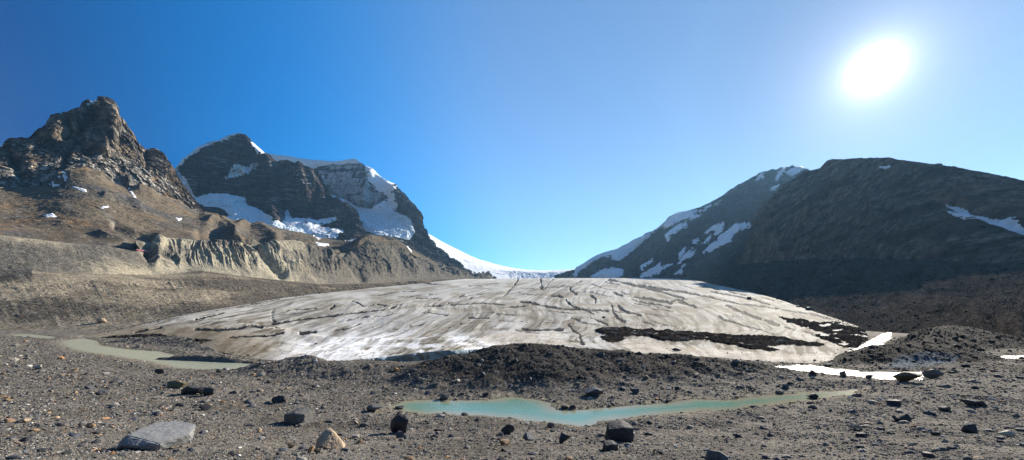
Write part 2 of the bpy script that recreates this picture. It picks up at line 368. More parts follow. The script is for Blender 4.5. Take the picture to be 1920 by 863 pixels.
for a, w_, h in ((zz([(640, 190), (560, 260), (520, 350), (600, 440)]), 13, -80), (zz([(440, 200), (475, 290), (440, 350)]), 7, -50), (zz([(50, 440), (110, 540), (150, 620)]), 9, -45), (zz([(985, 450), (990, 560)]), 5, -45),
                 (zz([(500, 400), (440, 500), (420, 560)]), 6, -35), (zz([(720, 340), (730, 420)]), 6, -40)):
    s.stroke(a, w_, h)
c = np.ones(s.P.shape) * np.array([.20, .158, .115])
c = mixc(c, [.34, .305, .265], sm(-.1, .3, fbm(s.P / 130, 4, 14)) * sm(1.6, 2.4, s.v) * .85)
band = sm(2.08, 1.9, s.v + .12 * s.wx)
c = mixc(c, [.36, .335, .295], band * .85)
c = mixc(c, [.10, .098, .095], sm(.05, .25, fbm(s.P / 90 * np.array([1, 1, .4]), 4, 15)) * .8)
c = mixc(c, [.05, .047, .043], sm(.35, .65, ridged(s.P / 34 * np.array([1, 1, .22]), 3, 61)) * .75)
c = mixc(c, [.33, .21, .11], sm(.18, .4, fbm(s.P / 80, 4, 16)) * .6)
c = c * (1 + .16 * np.sin(lay * 12.9))[..., None]
tag(s.build('mountain', 'crag', c), 'rugged brown pyramid peak with grey cliff bands, left edge of the view', 'rock peak', 'structure')
s.snow(zz([(588, 128), (640, 106), (648, 114), (600, 133)]), wob=.8, low=3, thick=2)
s.snow(zz([(-20, 380), (38, 372), (15, 418), (-20, 420)]), wob=.8, low=3, thick=2)
LP = s

# ---- snow-capped massif, front buttress and higher summit behind
sky1 = join([(300, 345), (328, 318), (334, 308), (345, 296), (358, 286), (370, 276), (385, 269), (398, 264), (411, 262), (418, 258), (428, 253), (440, 249), (450, 248), (458, 251), (465, 258), (470, 267), (478, 274), (486, 281), (495, 289), (503, 294), (512, 298), (520, 303), (528, 300), (538, 299), (548, 303), (556, 306), (562, 304), (570, 310), (578, 312), (585, 316), (592, 317), (597, 322), (602, 338), (608, 348), (616, 357), (620, 372), (630, 377), (643, 380), (655, 388), (664, 395), (669, 404), (671, 420), (676, 436), (690, 450), (720, 475)],
            [(300, 3350), (450, 3750), (600, 3850), (670, 3800), (720, 3680)])
base1 = [(300, 420, 3000), (400, 425, 3000), (500, 440, 3050), (600, 460, 3150), (720, 480, 3250)]
mid1 = [(300, 378, 3220), (400, 372, 3450), (500, 378, 3600), (600, 400, 3650), (670, 425, 3640), (720, 476, 3600)]
s = Sheet([base1, mid1, sky1, shift(sky1, 40, 500)], 300, 720, 560, [140, 230, 8], .75, 20)
s.warp(300)
top = sm(2, 1.93, s.v)
s.disp += (.25 + .75 * top) * s.m * (12 * crag(s.P, 420, .35, 2) + 9 * crag(s.P, 150, .3, 7) + 5 * crag(s.P, 60, .5, 9) + 2 * facet(s.P / 26, 9))
st, lay = strata(s.P, 130, (-.05, 0), 8); s.disp += st * 14
for a, w_, h in ((z2([(540, 210), (560, 300), (600, 420)]), 9, 90), (z2([(700, 230), (720, 320), (740, 400)]), 9, 80), (z2([(430, 100), (470, 160), (520, 200)]), 8, 60), (z2([(560, 470), (580, 520)]), 12, 120), (z2([(900, 430), (980, 470), (990, 550)]), 12, 90)):
    s.stroke(a, w_, h)
for a, w_, h in ((z2([(590, 300), (610, 400), (640, 480)]), 7, -120), (z2([(250, 280), (350, 300), (480, 240)]), 9, -60), (z2([(790, 270), (830, 350), (850, 420)]), 6, -70), (z2([(100, 280), (150, 400)]), 8, -70), (z2([(650, 500), (760, 520), (880, 530)]), 8, -60)):
    s.stroke(a, w_, h)
c = np.ones(s.P.shape) * np.array([.09, .078, .072])
c = mixc(c, [.05, .05, .055], sm(-.1, .3, fbm(s.P / 300, 4, 14)))
c = mixc(c, [.21, .16, .125], sm(.05, .35, fbm(s.P / 200 * np.array([1, 1, .4]), 4, 15) + .2 * sm(520, 600, s.px)) * .8)
c = c * (1 + .34 * np.sin(lay * 12.9))[..., None]
fl = ridged(s.P / 55 * np.array([1, 1, .14]), 3, 61); c = mixc(c, [.028, .027, .03], sm(.0, .5, fl) * .7)
ledge = ridged(v3(s.P[..., 0] / 500, s.P[..., 1] / 500, s.P[..., 2] / 55 + .5 * s.wx), 3, 62); c = mixc(c, [.20, .17, .15], sm(.45, .7, ledge) * .6)
dust = ridged(v3(s.P[..., 0] / 260, s.P[..., 1] / 260, s.P[..., 2] / 30 + .4 * s.wy), 3, 63); c = mixc(c, [.8, .8, .82], sm(.72, .82, dust) * sm(0, .3, fbm(s.P / 300, 3, 64)) * .8)
tag(s.build('mountain', 'far_crag', c), 'dark steep rock buttress with hanging ice, right of the pyramid peak', 'mountain', 'structure')
s.snow(z2([(70, 250), (150, 178), (230, 128), (300, 100), (330, 105), (400, 62), (425, 75), (400, 79), (340, 113), (300, 121), (230, 147), (150, 198), (84, 262)]), 'snow_cornice', wob=1.2, low=4, thick=2.5)
s.snow(z2([(330, 305), (370, 255), (380, 240), (400, 248), (440, 250), (482, 225), (488, 238), (450, 280), (400, 290), (340, 310)]), wob=4, low=4, cover=.2)
s.snow(z2([(85, 275), (120, 300), (150, 350), (178, 410), (150, 405), (115, 350)]), wob=2, low=5)
s.snow(z2([(640, 470), (665, 512), (720, 513), (790, 522), (885, 513), (800, 545), (790, 560), (850, 568), (920, 578), (885, 612), (800, 610), (700, 585), (610, 560), (640, 520)]), 'snow_apron', wob=2, low=12, cover=1)
s.snow(z2([(460, 135), (520, 180), (500, 190), (465, 150)]), wob=1)
s.snow(z2([(175, 420), (260, 398), (350, 400), (425, 415), (435, 450), (485, 465), (545, 515), (605, 548), (700, 568), (745, 597), (640, 620), (560, 620), (490, 600), (440, 590), (400, 570), (330, 545), (345, 515), (370, 510), (350, 490), (330, 470), (300, 455), (230, 452)]), 'hanging_glacier', 'icefall', cover=1.5, thick=6, rough=1.6, low=14, wob=2)
D1 = s
sky2 = join([(440, 262), (480, 280), (500, 287), (520, 291), (545, 294), (560, 298), (590, 301), (620, 303), (640, 302), (655, 300), (667, 298), (678, 305), (690, 315), (700, 322), (712, 332), (727, 342), (738, 352), (750, 357), (757, 365), (768, 374), (778, 384), (784, 395), (786, 410), (788, 425), (796, 432), (800, 445), (808, 458), (815, 468), (830, 478), (845, 488), (862, 500), (880, 510), (900, 521), (930, 528)],
            [(440, 4800), (660, 4750), (790, 4500), (900, 4300), (930, 4200)])
base2 = [(440, 440, 4000), (600, 470, 3700), (700, 478, 3500), (800, 505, 3600), (860, 520, 3700), (900, 528, 3900), (930, 530, 4000)]
mid2 = [(440, 380, 4500), (600, 385, 4500), (700, 400, 4350), (770, 425, 4300), (810, 478, 4100), (860, 509, 4000), (900, 525, 4100), (930, 529, 4100)]
s = Sheet([base2, mid2, sky2, shift(sky2, 40, 600)], 440, 930, 620, [170, 190, 8], .6, 15)
s.warp(300)
top = sm(2, 1.9, s.v)
rockw = lerp(.35, 1, sm(700, 760, s.px))
s.disp += (.15 + .85 * top) * s.m * rockw * (11 * crag(s.P, 380, .5, 12) + 9 * crag(s.P, 130, .4, 17) + 5 * crag(s.P, 55, .6, 19) + 2 * facet(s.P / 24, 9))
st, lay = strata(s.P, 110, (.12, 0), 8); s.disp += st * 18
for a, w_, h in ((z2([(1180, 370), (1230, 440), (1290, 520)]), 10, 100), (z2([(1060, 290), (1040, 360), (1020, 440)]), 9, 80), (z2([(1200, 640), (1300, 700), (1400, 760)]), 10, 60)):
    s.stroke(a, w_, h)
for a, w_, h in ((z2([(1180, 400), (1170, 450), (1120, 500)]), 8, -70), (z2([(900, 400), (1000, 470), (1150, 550)]), 18, -60)):
    s.stroke(a, w_, h)
c = np.ones(s.P.shape) * np.array([.16, .15, .145])
c = mixc(c, [.24, .21, .18], sm(.0, .35, fbm(s.P / 220, 4, 14)))
c = mixc(c, [.085, .085, .09], sm(0, .3, fbm(s.P / 160 * np.array([1, 1, .4]), 4, 15)) * .8)
c = c * (1 + .34 * np.sin(lay * 12.9))[..., None]
zone = sm(-6, 8, pdist(s.px, s.py, z2([(770, 240), (900, 240), (1010, 240), (1080, 300), (1130, 380), (1100, 440), (1000, 440), (900, 400), (830, 350)]), True))
st_ = ridged(v3(s.P[..., 0] / 60, s.P[..., 1] / 60, s.P[..., 2] / 260) * .75, 4, 66) + .8 * ridged(v3(s.P[..., 0] / 500, s.P[..., 1] / 500, s.P[..., 2] / 70), 3, 67)
c = mixc(c, [.85, .86, .88], zone * sm(.72, .84, st_) * .95)
c = mixc(c, [.8, .8, .82], sm(.5, .62, ridged(v3(s.P[..., 0] / 260, s.P[..., 1] / 260, s.P[..., 2] / 34 + .4 * s.wy), 3, 63)) * sm(0, .3, fbm(s.P / 300, 3, 64)) * .6)
tag(s.build('mountain', 'far_crag', c), 'snow capped summit with a flat corniced top and broad icefall', 'mountain', 'structure')
s.snow(z2([(440, 120), (520, 160), (600, 185), (660, 190), (790, 205), (880, 215), (940, 205), (990, 195), (1020, 225), (1000, 230), (940, 234), (860, 238), (800, 246), (760, 268), (700, 262), (640, 250), (560, 235), (480, 190)]), 'snow_cap', cover=3, wob=1.2, thick=5)
s.snow(z2([(1045, 255), (1100, 290), (1150, 325), (1190, 372), (1165, 388), (1100, 352), (1060, 325)]), 'snow_cap', cover=1.5, wob=1.5)
s.snow(z2([(1100, 340), (1180, 400), (1195, 450), (1180, 490), (1100, 490), (1060, 470), (1120, 440), (1160, 405), (1100, 370)]), cover=.6, wob=3)
s.snow(z2([(1355, 590), (1400, 610), (1470, 650), (1540, 690), (1640, 750), (1640, 830), (1590, 800), (1540, 760), (1450, 700), (1390, 650), (1365, 620)]), cover=1.2, wob=2)
s.snow(z2([(860, 395), (940, 425), (1000, 462), (1070, 474), (1160, 478), (1205, 498), (1255, 530), (1275, 590), (1255, 620), (1200, 612), (1150, 602), (1100, 600), (1040, 570), (990, 530), (960, 480), (900, 430)]), 'icefall', 'icefall', cover=2, thick=7, rough=2.2, low=16, wob=2)
D2 = s

# ---- snowfield and icefall at the head of the valley
sky3 = [(740, 400, 5600), (790, 432, 5600), (806, 440, 5600), (830, 454, 5600), (870, 474, 5700), (900, 489, 5800), (930, 496, 5900), (960, 504, 6000), (1000, 508, 6200), (1040, 507, 6200), (1080, 505, 6200), (1120, 500, 6200), (1160, 500, 6200)]
icelip = [(740, 420, 5000), (806, 455, 5000), (870, 492, 4900), (930, 504, 4800), (960, 510, 4700), (1000, 511.5, 4700), (1025, 512, 4700), (1035, 510, 5000), (1050, 512, 4800), (1080, 507, 4700), (1160, 503, 4600)]
foot3 = [(740, 470, 4300), (806, 500, 4200), (870, 520, 4100), (950, 523, 4200), (960, 524, 4500), (1025, 525, 4500), (1035, 522, 4300), (1050, 524, 4500), (1160, 526, 4400)]
s = Sheet([shift(foot3, 8, -300), foot3, icelip, sky3, shift(sky3, 20, 800)], 740, 1160, 420, [6, 60, 40, 6])
s.warp(200)
s.disp += s.m * (1.5 * fbm(s.P / 260, 4, 3) + .9 * ridged(s.P / 90, 3, 4) * sm(2.1, 1.9, s.v)) * sm(3, 2.9, s.v)
s.disp += s.m * 1.6 * ridged(s.P / 45, 3, 6) * sm(952, 960, s.px) * sm(2.05, 1.95, s.v) * sm(3, 2.9, s.v)
tag(s.build('snowfield', 'snow', None, True), 'white snowfield and blue icefall filling the gap at the valley head', 'snowfield', 'structure')

# ---- right side: far snow-streaked mountain, near dark mountain, dark moraine
z4 = lambda p: Z(1060, 280, 3.319, p)
sky4 = join([(1040, 520), (1060, 512), (1078, 507), (1090, 498), (1104, 490), (1118, 481), (1130, 476), (1145, 471), (1160, 467), (1172, 462), (1190, 451), (1205, 446), (1220, 436), (1235, 426), (1245, 417), (1256, 406), (1268, 399), (1290, 395), (1312, 388), (1330, 380), (1350, 369), (1370, 355), (1385, 346), (1400, 338), (1415, 329), (1424, 324), (1432, 321), (1440, 320), (1448, 316), (1455, 318), (1463, 314), (1474, 313), (1480, 312), (1486, 309), (1492, 313), (1500, 312), (1506, 316), (1514, 316), (1530, 330), (1560, 340)],
            [(1040, 4300), (1100, 4200), (1260, 3900), (1500, 3600), (1560, 3550)])
base4 = [(1040, 526, 4000), (1100, 526, 3600), (1250, 524, 3000), (1400, 512, 2500), (1560, 500, 2300)]
s = Sheet([shift(base4, 8, -100), base4, sky4, shift(sky4, 30, 500)], 1040, 1560, 720, [6, 330, 8], .6, 20)
s.warp(300)
top = sm(2, 1.95, s.v)
s.disp += (.3 + .7 * top) * s.m * (8 * crag(s.P, 420, .5, 22) + 6 * crag(s.P, 130, .4, 27) + 3.5 * crag(s.P, 50, .6, 29))
st, lay = strata(s.P, 120, (-.25, 0), 8); s.disp += st * 9
c = np.ones(s.P.shape) * np.array([.13, .125, .125])
c = mixc(c, [.19, .15, .13], sm(.0, .35, fbm(s.P / 240, 4, 14)) * sm(1.8, 1.2, s.v))
c = mixc(c, [.08, .08, .085], sm(0, .3, fbm(s.P / 160 * np.array([1, 1, .4]), 4, 15)) * .7)
c = mixc(c, [.03, .03, .033], sm(.1, .5, ridged(s.P / 60 * np.array([1, 1, .2]), 3, 61)) * .5)
tag(s.build('mountain', 'far_crag', c), 'blue hazy far mountain with scattered snow streaks, right of the gap', 'mountain', 'structure')
for p in ([(600, 490), (640, 440), (700, 398), (760, 393), (820, 383), (800, 410), (845, 412), (800, 435), (740, 442), (700, 460), (640, 490)],
          [(625, 540), (660, 510), (700, 480), (750, 463), (757, 485), (700, 522), (655, 550), (645, 580), (635, 570)], [(838, 387), (907, 348), (902, 362), (850, 392)],
          [(863, 648), (900, 600), (950, 578), (958, 545), (1010, 518), (1060, 478), (1110, 463), (1170, 463), (1100, 502), (1050, 532), (1030, 582), (960, 612), (900, 642)],
          [(1143, 487), (1205, 452), (1210, 492), (1150, 494)], [(873, 524), (930, 484), (987, 458), (982, 500), (950, 532), (928, 532), (948, 500)], [(798, 572), (830, 558), (816, 597), (798, 592)],
          [(698, 718), (740, 670), (770, 640), (792, 618), (772, 660), (815, 638), (790, 672), (730, 702)], [(708, 662), (747, 613), (737, 650), (712, 687)],
          [(463, 797), (490, 770), (560, 740), (590, 713), (602, 735), (668, 713), (620, 747), (550, 787), (500, 800)], [(683, 778), (742, 718), (722, 750), (727, 772), (690, 782)], [(853, 592), (907, 538), (892, 572), (860, 592)],
          [(1188, 197), (1220, 158), (1240, 153), (1228, 187)], [(1308, 192), (1320, 160), (1360, 113), (1370, 130), (1327, 182), (1320, 207)], [(1368, 152), (1430, 118), (1480, 118), (1450, 152), (1400, 168)],
          [(1278, 247), (1328, 228), (1302, 252)], [(1438, 192), (1482, 148), (1484, 177), (1450, 197)], [(468, 732), (545, 688), (520, 722), (490, 737), (480, 762)], [(930, 345), (970, 322), (950, 345)]):
    s.snow(z4(p), wob=2, low=5, cover=.8)
s.snow(z4([(60, 790), (80, 740), (160, 680), (230, 630), (300, 605), (330, 590), (420, 550), (500, 515), (545, 490), (520, 545), (460, 587), (420, 622), (380, 662), (340, 692), (300, 692), (295, 662), (220, 672), (190, 692), (130, 732), (90, 760)]), 'hanging_glacier', 'icefall', cover=2, thick=4, rough=1, low=8)
s.snow(z4([(163, 800), (240, 758), (300, 748), (357, 758), (352, 790), (330, 803), (200, 805)]), wob=2, low=6, cover=1)
s.snow(z4([(530, 525), (560, 495), (590, 487), (560, 515)]), wob=1)

z5 = lambda p: Z(1400, 280, 2.271, p)
hb = [(1240, 523, 2300), (1270, 520, 2200), (1330, 508, 2000), (1400, 498, 1800), (1500, 488, 1400), (1600, 486, 1080), (1700, 489, 840), (1800, 494, 700), (1920, 500, 600), (2060, 508, 520)]
sky5 = join([(1362, 508), (1380, 497), (1388, 488), (1396, 472), (1404, 452), (1412, 432), (1418, 412), (1424, 388), (1432, 375), (1446, 367), (1460, 362), (1468, 350), (1480, 340), (1494, 330), (1508, 320), (1525, 318), (1537, 315), (1545, 305), (1552, 299), (1562, 297), (1580, 298), (1610, 296), (1645, 295), (1665, 295), (1690, 299), (1720, 303), (1755, 308), (1790, 312), (1830, 320), (1870, 328), (1920, 341), (1980, 360), (2060, 385)],
            [(1362, 1900), (1400, 2000), (1440, 1980), (1575, 1650), (1640, 1400), (1700, 1200), (1800, 1020), (1920, 900), (2060, 800)])
s = Sheet([shift(hb, 8, 0), shift(hb, 2, 15), sky5, shift(sky5, 25, 400)], 1362, 2060, 820, [3, 330, 8], .6, 20)
s.warp(200)
top = sm(2, 1.95, s.v)
s.disp += (.25 + .75 * top) * s.m * sm(1, 1.1, s.v) * (6 * fbm(s.P / 330, 4, 33) + 8 * crag(s.P, 150, .5, 36) + 5 * crag(s.P, 55, .7, 38) + 2.5 * facet(s.P / 18, 9))
st, lay = strata(s.P, 95, (-.1, .03), 8); s.disp += st * 8 * sm(1.3, 1.7, s.v)
for a, w_, h in ((z5([(170, 150), (130, 190), (70, 260), (20, 400)]), 14, 25), (z5([(540, 230), (560, 280)]), 12, 30)): s.stroke(a, w_, h)
for a, w_, h in ((z5([(850, 225), (1000, 270), (1180, 335)]), 13, -30),): s.stroke(a, w_, h)
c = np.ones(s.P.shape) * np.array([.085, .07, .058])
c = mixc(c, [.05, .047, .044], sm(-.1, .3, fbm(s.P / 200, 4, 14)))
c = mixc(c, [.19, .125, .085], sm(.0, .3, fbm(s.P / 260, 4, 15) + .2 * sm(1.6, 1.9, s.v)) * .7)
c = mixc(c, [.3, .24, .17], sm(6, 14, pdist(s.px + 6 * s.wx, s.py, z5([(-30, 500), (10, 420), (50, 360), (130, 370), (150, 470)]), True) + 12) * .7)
c = mixc(c, [.3, .23, .15], sm(.3, .45, fbm(s.P / 60, 4, 18)) * .5)
c = mixc(c, [.30, .25, .20], sm(.3, .6, ridged(v3(s.P[..., 0] / 300, s.P[..., 1] / 300, s.P[..., 2] / 40 + .6 * s.wx), 3, 62)) * .5)
c = mixc(c, [.03, .03, .03], sm(.2, .6, ridged(s.P / 40 * np.array([1, 1, .3]), 3, 61)) * .5)
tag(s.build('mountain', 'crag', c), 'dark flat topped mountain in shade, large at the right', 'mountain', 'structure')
s.snow(z5([(845, 225), (900, 230), (938, 243), (952, 262), (1010, 273), (1080, 288), (1142, 293), (1168, 318), (1200, 332), (1200, 352), (1120, 327), (1050, 302), (1000, 287), (930, 294), (880, 282), (856, 262), (895, 270), (910, 265), (870, 245)]), wob=3, low=5, cover=.8)
s.snow(z5([(570, 78), (612, 73), (600, 83), (575, 85)]), wob=.8, low=3)
MR = s

hbot = [(1240, 530, 2150), (1290, 531, 1850), (1340, 544, 1250), (1400, 557, 900), (1450, 570, 680), (1510, 588, 460), (1560, 606, 370), (1620, 621, 300), (1700, 628, 190), (1800, 643, 108), (1860, 657, 80), (1920, 667, 66), (2060, 672, 60)]
hmid = [(1240, 524, 2250), (1290, 523, 2050), (1330, 523, 1700), (1400, 525, 1350), (1500, 532, 980), (1600, 545, 700), (1700, 552, 520), (1800, 562, 400), (1920, 575, 300), (2060, 580, 260)]
s = Sheet([shift(hbot, 8, -2), hbot, hmid, hb, shift(hb, 10, 150)], 1240, 2060, 1100, [4, 190, 150, 6])
s.warp(60)
env = sm(1, 1.2, s.v); top = sm(3, 2.8, s.v)
sk = s.px + (s.py - 560) * .9
s.disp += env * (.3 + .7 * top) * s.m * (4.5 * fbm(s.P / 90, 4, 3) + 3.0 * ridged(v3(sk / 60 + s.wx, s.py / 180, 0), 4, 4))
s.disp += env * s.m * (3.4 * ridged(v3((s.px + (s.py - 560) * .5) / 34 + .3 * s.wy, s.py / 50, 0), 3, 15) + 2.0 * ridged(v3(s.px / 22 + .2 * s.wx, s.py / 15, 0), 4, 5) + 1.3 * facet(v3(s.px / 9, s.py / 6, 0), 6) + .9 * facet(v3(s.px / 3.6, s.py / 2.8, 0), 16))
for a, w_, h in (([(1770, 590), (1800, 600), (1815, 625)], 14, -3), ([(1868, 590), (1885, 640)], 14, -2)): s.stroke(a, w_, h)
for a, w_, h in (([(1830, 590), (1850, 640)], 14, 2), ([(1905, 600), (1915, 650)], 16, 1.5), ([(1500, 500), (1440, 550)], 10, 6)): s.stroke(a, w_, h)
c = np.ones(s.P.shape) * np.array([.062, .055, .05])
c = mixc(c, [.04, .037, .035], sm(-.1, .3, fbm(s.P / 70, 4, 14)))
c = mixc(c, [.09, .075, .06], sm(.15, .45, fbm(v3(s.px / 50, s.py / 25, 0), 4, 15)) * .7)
rb = ridged(v3((s.px + (s.py - 560) * .8) / 40 + .5 * s.wy, s.py / 45, 0), 4, 15)  # relief shading of the ribs put into the colour: crests lighter, hollows darker
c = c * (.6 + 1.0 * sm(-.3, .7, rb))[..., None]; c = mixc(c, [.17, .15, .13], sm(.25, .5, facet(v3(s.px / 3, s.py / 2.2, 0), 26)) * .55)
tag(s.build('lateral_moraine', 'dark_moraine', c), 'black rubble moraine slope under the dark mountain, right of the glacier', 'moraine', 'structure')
HM = s
print('mountains', round(time.time() - T0, 1))

# ---------------------------------------------------------------- glacier
U = lambda L: np.array(L, float)
toe = U([(-.03, 105, 635, 150), (0, 128, 633, 148), (.1, 330, 640, 108), (.17, 430, 664, 61), (.25, 520, 679, 48), (.35, 640, 678, 49), (.40, 700, 672, 52), (.5, 830, 657, 58), (.55, 890, 656, 66), (.6, 960, 655, 72), (.68, 1100, 657, 68), (.8, 1300, 670, 55), (.9, 1460, 682, 46), (.95, 1545, 682, 45), (.985, 1600, 660, 66), (1, 1612, 655, 74), (1.03, 1640, 652, 84)])
m0 = U([(-.03, 238, 612, 225), (0, 255, 608, 235), (.1, 420, 606, 190), (.25, 610, 636, 100), (.4, 750, 640, 95), (.5, 870, 632, 105), (.6, 965, 630, 110), (.75, 1180, 630, 110), (.9, 1440, 635, 100), (1, 1585, 608, 200), (1.03, 1615, 606, 215)])
m1 = U([(-.03, 405, 580, 385), (0, 420, 575, 385), (.12, 560, 584, 300), (.25, 690, 598, 210), (.5, 925, 598, 190), (.75, 1250, 594, 210), (.9, 1420, 590, 240), (1, 1520, 580, 330), (1.03, 1540, 585, 340)])
m2 = U([(-.03, 620, 552, 900), (0, 640, 545, 900), (.25, 820, 547, 760), (.5, 980, 550, 700), (.75, 1180, 548, 720), (.9, 1320, 546, 790), (1, 1400, 545, 900), (1.03, 1420, 549, 920)])
mt = U([(-.03, 850, 529, 2250), (0, 870, 523.5, 2250), (.5, 1070, 521.5, 2250), (1, 1290, 522, 2250), (1.03, 1310, 526, 2250)])
mb = mt.copy(); mb[:, 2] = 528; mb[:, 3] = 3300
nu = 1150; uu = np.concatenate([np.linspace(-.03, 1.03, nu)])
def urow(L):
    x = np.interp(uu, L[:, 0], L[:, 1]); y = np.interp(uu, L[:, 0], L[:, 2]); D = np.exp(np.interp(uu, L[:, 0], np.log(L[:, 3])))
    q = v3((x - CX) / F * D, D, (CY - y) / F * D)
    for _ in range(2):                      # rounds the corners of the outline
        k = 15; pad = np.pad(q, ((k, k), (0, 0)), mode='edge'); cs = np.cumsum(np.vstack([np.zeros((1, 3)), pad]), 0)
        q2 = (cs[2 * k + 1:] - cs[:-2 * k - 1]) / (2 * k + 1); q = q2
    return q
rows = [urow(L) for L in (toe, m0, m1, m2, mt, mb)]
def catmull(p0, p1, p2, p3, t): return .5 * (2 * p1 + (p2 - p0) * t + (2 * p0 - 5 * p1 + 4 * p2 - p3) * t * t + (3 * p1 - p0 - 3 * p2 + p3) * t ** 3)
out = []; vv = []
ext = [2 * rows[0] - rows[1]] + rows + [2 * rows[-1] - rows[-2]]
for k, n in enumerate((170, 130, 120, 110, 20)):
    for t in np.linspace(0, 1, n, endpoint=False):
        q = catmull(ext[k], ext[k + 1], ext[k + 2], ext[k + 3], t) if k < 3 else ext[k + 1] * (1 - t) + ext[k + 2] * t
        out.append(q); vv.append(k + t)
out.append(rows[-1]); vv.append(5)
G = np.array(out); vv = np.array(vv)[:, None] * np.ones((1, nu)); ug = uu[None] * np.ones((len(G), 1))
gx, gy = proj(G); gm = G[..., 1] / F
GP = np.stack([G[..., 0], G[..., 1], G[..., 2]], -1)
wob = fbm(v3(gx / 60, gy / 25, 0), 3, 71)
# flow-line ribs and rounded swells
env = sm(0, .25, vv) * sm(4.0, 3.9, vv) * sm(-.005, .03, ug) * sm(1.005, .98, ug)
rib = fbm(v3(ug * 55 + .5 * wob, vv * 1.6, 0), 4, 72)
rib2 = ridged(v3(ug * 26 + .9 * wob, vv * 2.2, 4), 3, 73)
dz = env * gm * (.9 * rib + 1.1 * rib2 * sm(0, 1, vv) + 1.8 * fbm(v3(gx / 90, gy / 14, 0), 3, 74))
side = sm(.012, -.03, ug) + sm(.992, 1.03, ug)
dz -= side * gm * 6 * sm(4.2, 3.6, vv)
# crevasses and melt channels, seen as thin dark cuts
z6 = lambda p: Z(800, 500, 3.84, p)
z7 = lambda p: Z(1200, 500, 3.84, p)
z8 = lambda p: Z(160, 500, 3.0, p)
crev = [(z6([(555, 215), (600, 170), (650, 110), (660, 90)]), 1.0), (z6([(820, 95), (822, 130), (835, 160), (815, 152), (845, 175)]), 1.6), (z6([(915, 90), (880, 120), (850, 160)]), .8), (z6([(1110, 105), (1060, 130), (1030, 155), (1040, 180), (1080, 200)]), 1.4),
        (z6([(1340, 185), (1380, 205), (1410, 210)]), 1.2), (z6([(1310, 95), (1400, 115), (1500, 135), (1580, 155), (1680, 180), (1760, 205), (1850, 230)]), 1.6), (z6([(1500, 222), (1600, 235), (1700, 250), (1760, 268)]), 1.8),
        (z6([(1530, 135), (1700, 160), (1900, 200)]), 1.0), (z6([(1760, 250), (1800, 240), (1860, 265), (1920, 285)]), 1.5), (z6([(670, 255), (740, 262), (800, 278), (880, 290), (1000, 305), (1100, 310), (1300, 320)]), 1.6),
        (z6([(1330, 280), (1340, 330), (1370, 370), (1420, 395)]), 2.2), (z6([(1380, 285), (1400, 310), (1470, 335), (1540, 355)]), 1.8), (z6([(1020, 420), (1050, 460), (1100, 490), (1110, 540), (1130, 560)]), 1.8),
        (z6([(1040, 375), (1100, 385)]), 1.2), (z6([(1180, 370), (1250, 395), (1300, 420)]), 1.4), (z6([(690, 450), (760, 462), (850, 460), (980, 455)]), 2.0), (z6([(80, 240), (100, 240)]), 1.2), (z6([(150, 265), (180, 262)]), 1.2), (z6([(230, 225), (260, 205)]), 1), (z6([(310, 235), (325, 225)]), 1.2),
        (z6([(900, 212), (950, 210), (975, 220)]), 1.3), (z6([(520, 300), (700, 285)]), .8), (z6([(0, 285), (200, 275), (400, 265), (560, 280)]), .8), (z6([(1600, 265), (1680, 280), (1740, 295)]), 1.6), (z6([(1000, 240), (1050, 290), (1180, 330), (1200, 350)]), 1.1), (z6([(1180, 210), (1220, 240), (1210, 265)]), 1.2),
        (z7([(0, 140), (100, 165), (200, 200), (320, 232)]), 1.6), (z7([(0, 228), (100, 245), (215, 268)]), 1.6), (z7([(235, 245), (330, 240)]), 1), (z7([(275, 262), (340, 275), (405, 298)]), 1.7), (z7([(620, 282), (700, 315), (780, 350), (870, 380)]), 2.0), (z7([(890, 388), (950, 405), (1000, 422)]), 2.4), (z7([(1040, 435), (1110, 455)]), 1.4),
        (z7([(560, 365), (620, 390), (680, 403)]), 1.6), (z7([(100, 160), (300, 180), (500, 225), (700, 268), (900, 290), (1100, 325), (1250, 345), (1380, 378)]), 1.2), (z7([(1220, 340), (1300, 360), (1385, 380)]), 1.6), (z7([(500, 180), (700, 215), (850, 250), (930, 275)]), 1.2), (z7([(1180, 470), (1280, 500), (1400, 550)]), 1.0),
        (z7([(680, 405), (850, 450), (960, 490)]), .8), (z8([(620, 300), (700, 285), (775, 265)]), 1.2), (z8([(620, 355), (740, 360), (850, 350), (930, 335), (990, 342)]), 2.2), (z8([(1050, 325), (1090, 320), (1200, 300), (1320, 290), (1440, 270)]), 1.4), (z8([(1055, 240), (1050, 285), (1060, 320)]), .9), (z8([(810, 400), (900, 395), (1050, 385), (1110, 372)]), 1.8),
        (z8([(1385, 285), (1450, 270), (1560, 255), (1680, 245)]), 1.1), (z8([(1380, 240), (1400, 220)]), 1.5), (z8([(1590, 560), (1620, 545)]), 1.4), (z8([(1400, 360), (1500, 345), (1540, 325)]), 1.0), (z8([(280, 370), (420, 345)]), 1.6), (z8([(1210, 375), (1290, 370)]), 3.0), (z8([(1720, 235), (1745, 225)]), 1.5), (z8([(1740, 140), (1850, 140)]), .9), (z8([(1640, 215), (1690, 220)]), .9), (z8([(1500, 195), (1560, 220)]), .8)]
rs = np.random.RandomState(11)
for _ in range(80):                       # short hairline cracks following the same grain
    cxp = rs.uniform(450, 1450); cyp = rs.uniform(528, 625)
    if cyp > 660 - abs(cxp - 960) * .17: continue
    L_ = rs.uniform(6, 28); sl = (.22 if cxp > 1100 else -.12 if cxp < 800 else .03) + rs.normal(0, .08)
    crev.append(([(cxp - L_, cyp - L_ * sl), (cxp, cyp + rs.normal(0, 1)), (cxp + L_, cyp + L_ * sl)], rs.uniform(.45, .8)))
cut = np.zeros(gx.shape)
wx = gx + 4.5 * fbm(v3(gx / 8, gy / 4, 1), 4, 75, .7); wy = gy + 2.4 * fbm(v3(gx / 8, gy / 4, 9), 4, 76, .7)
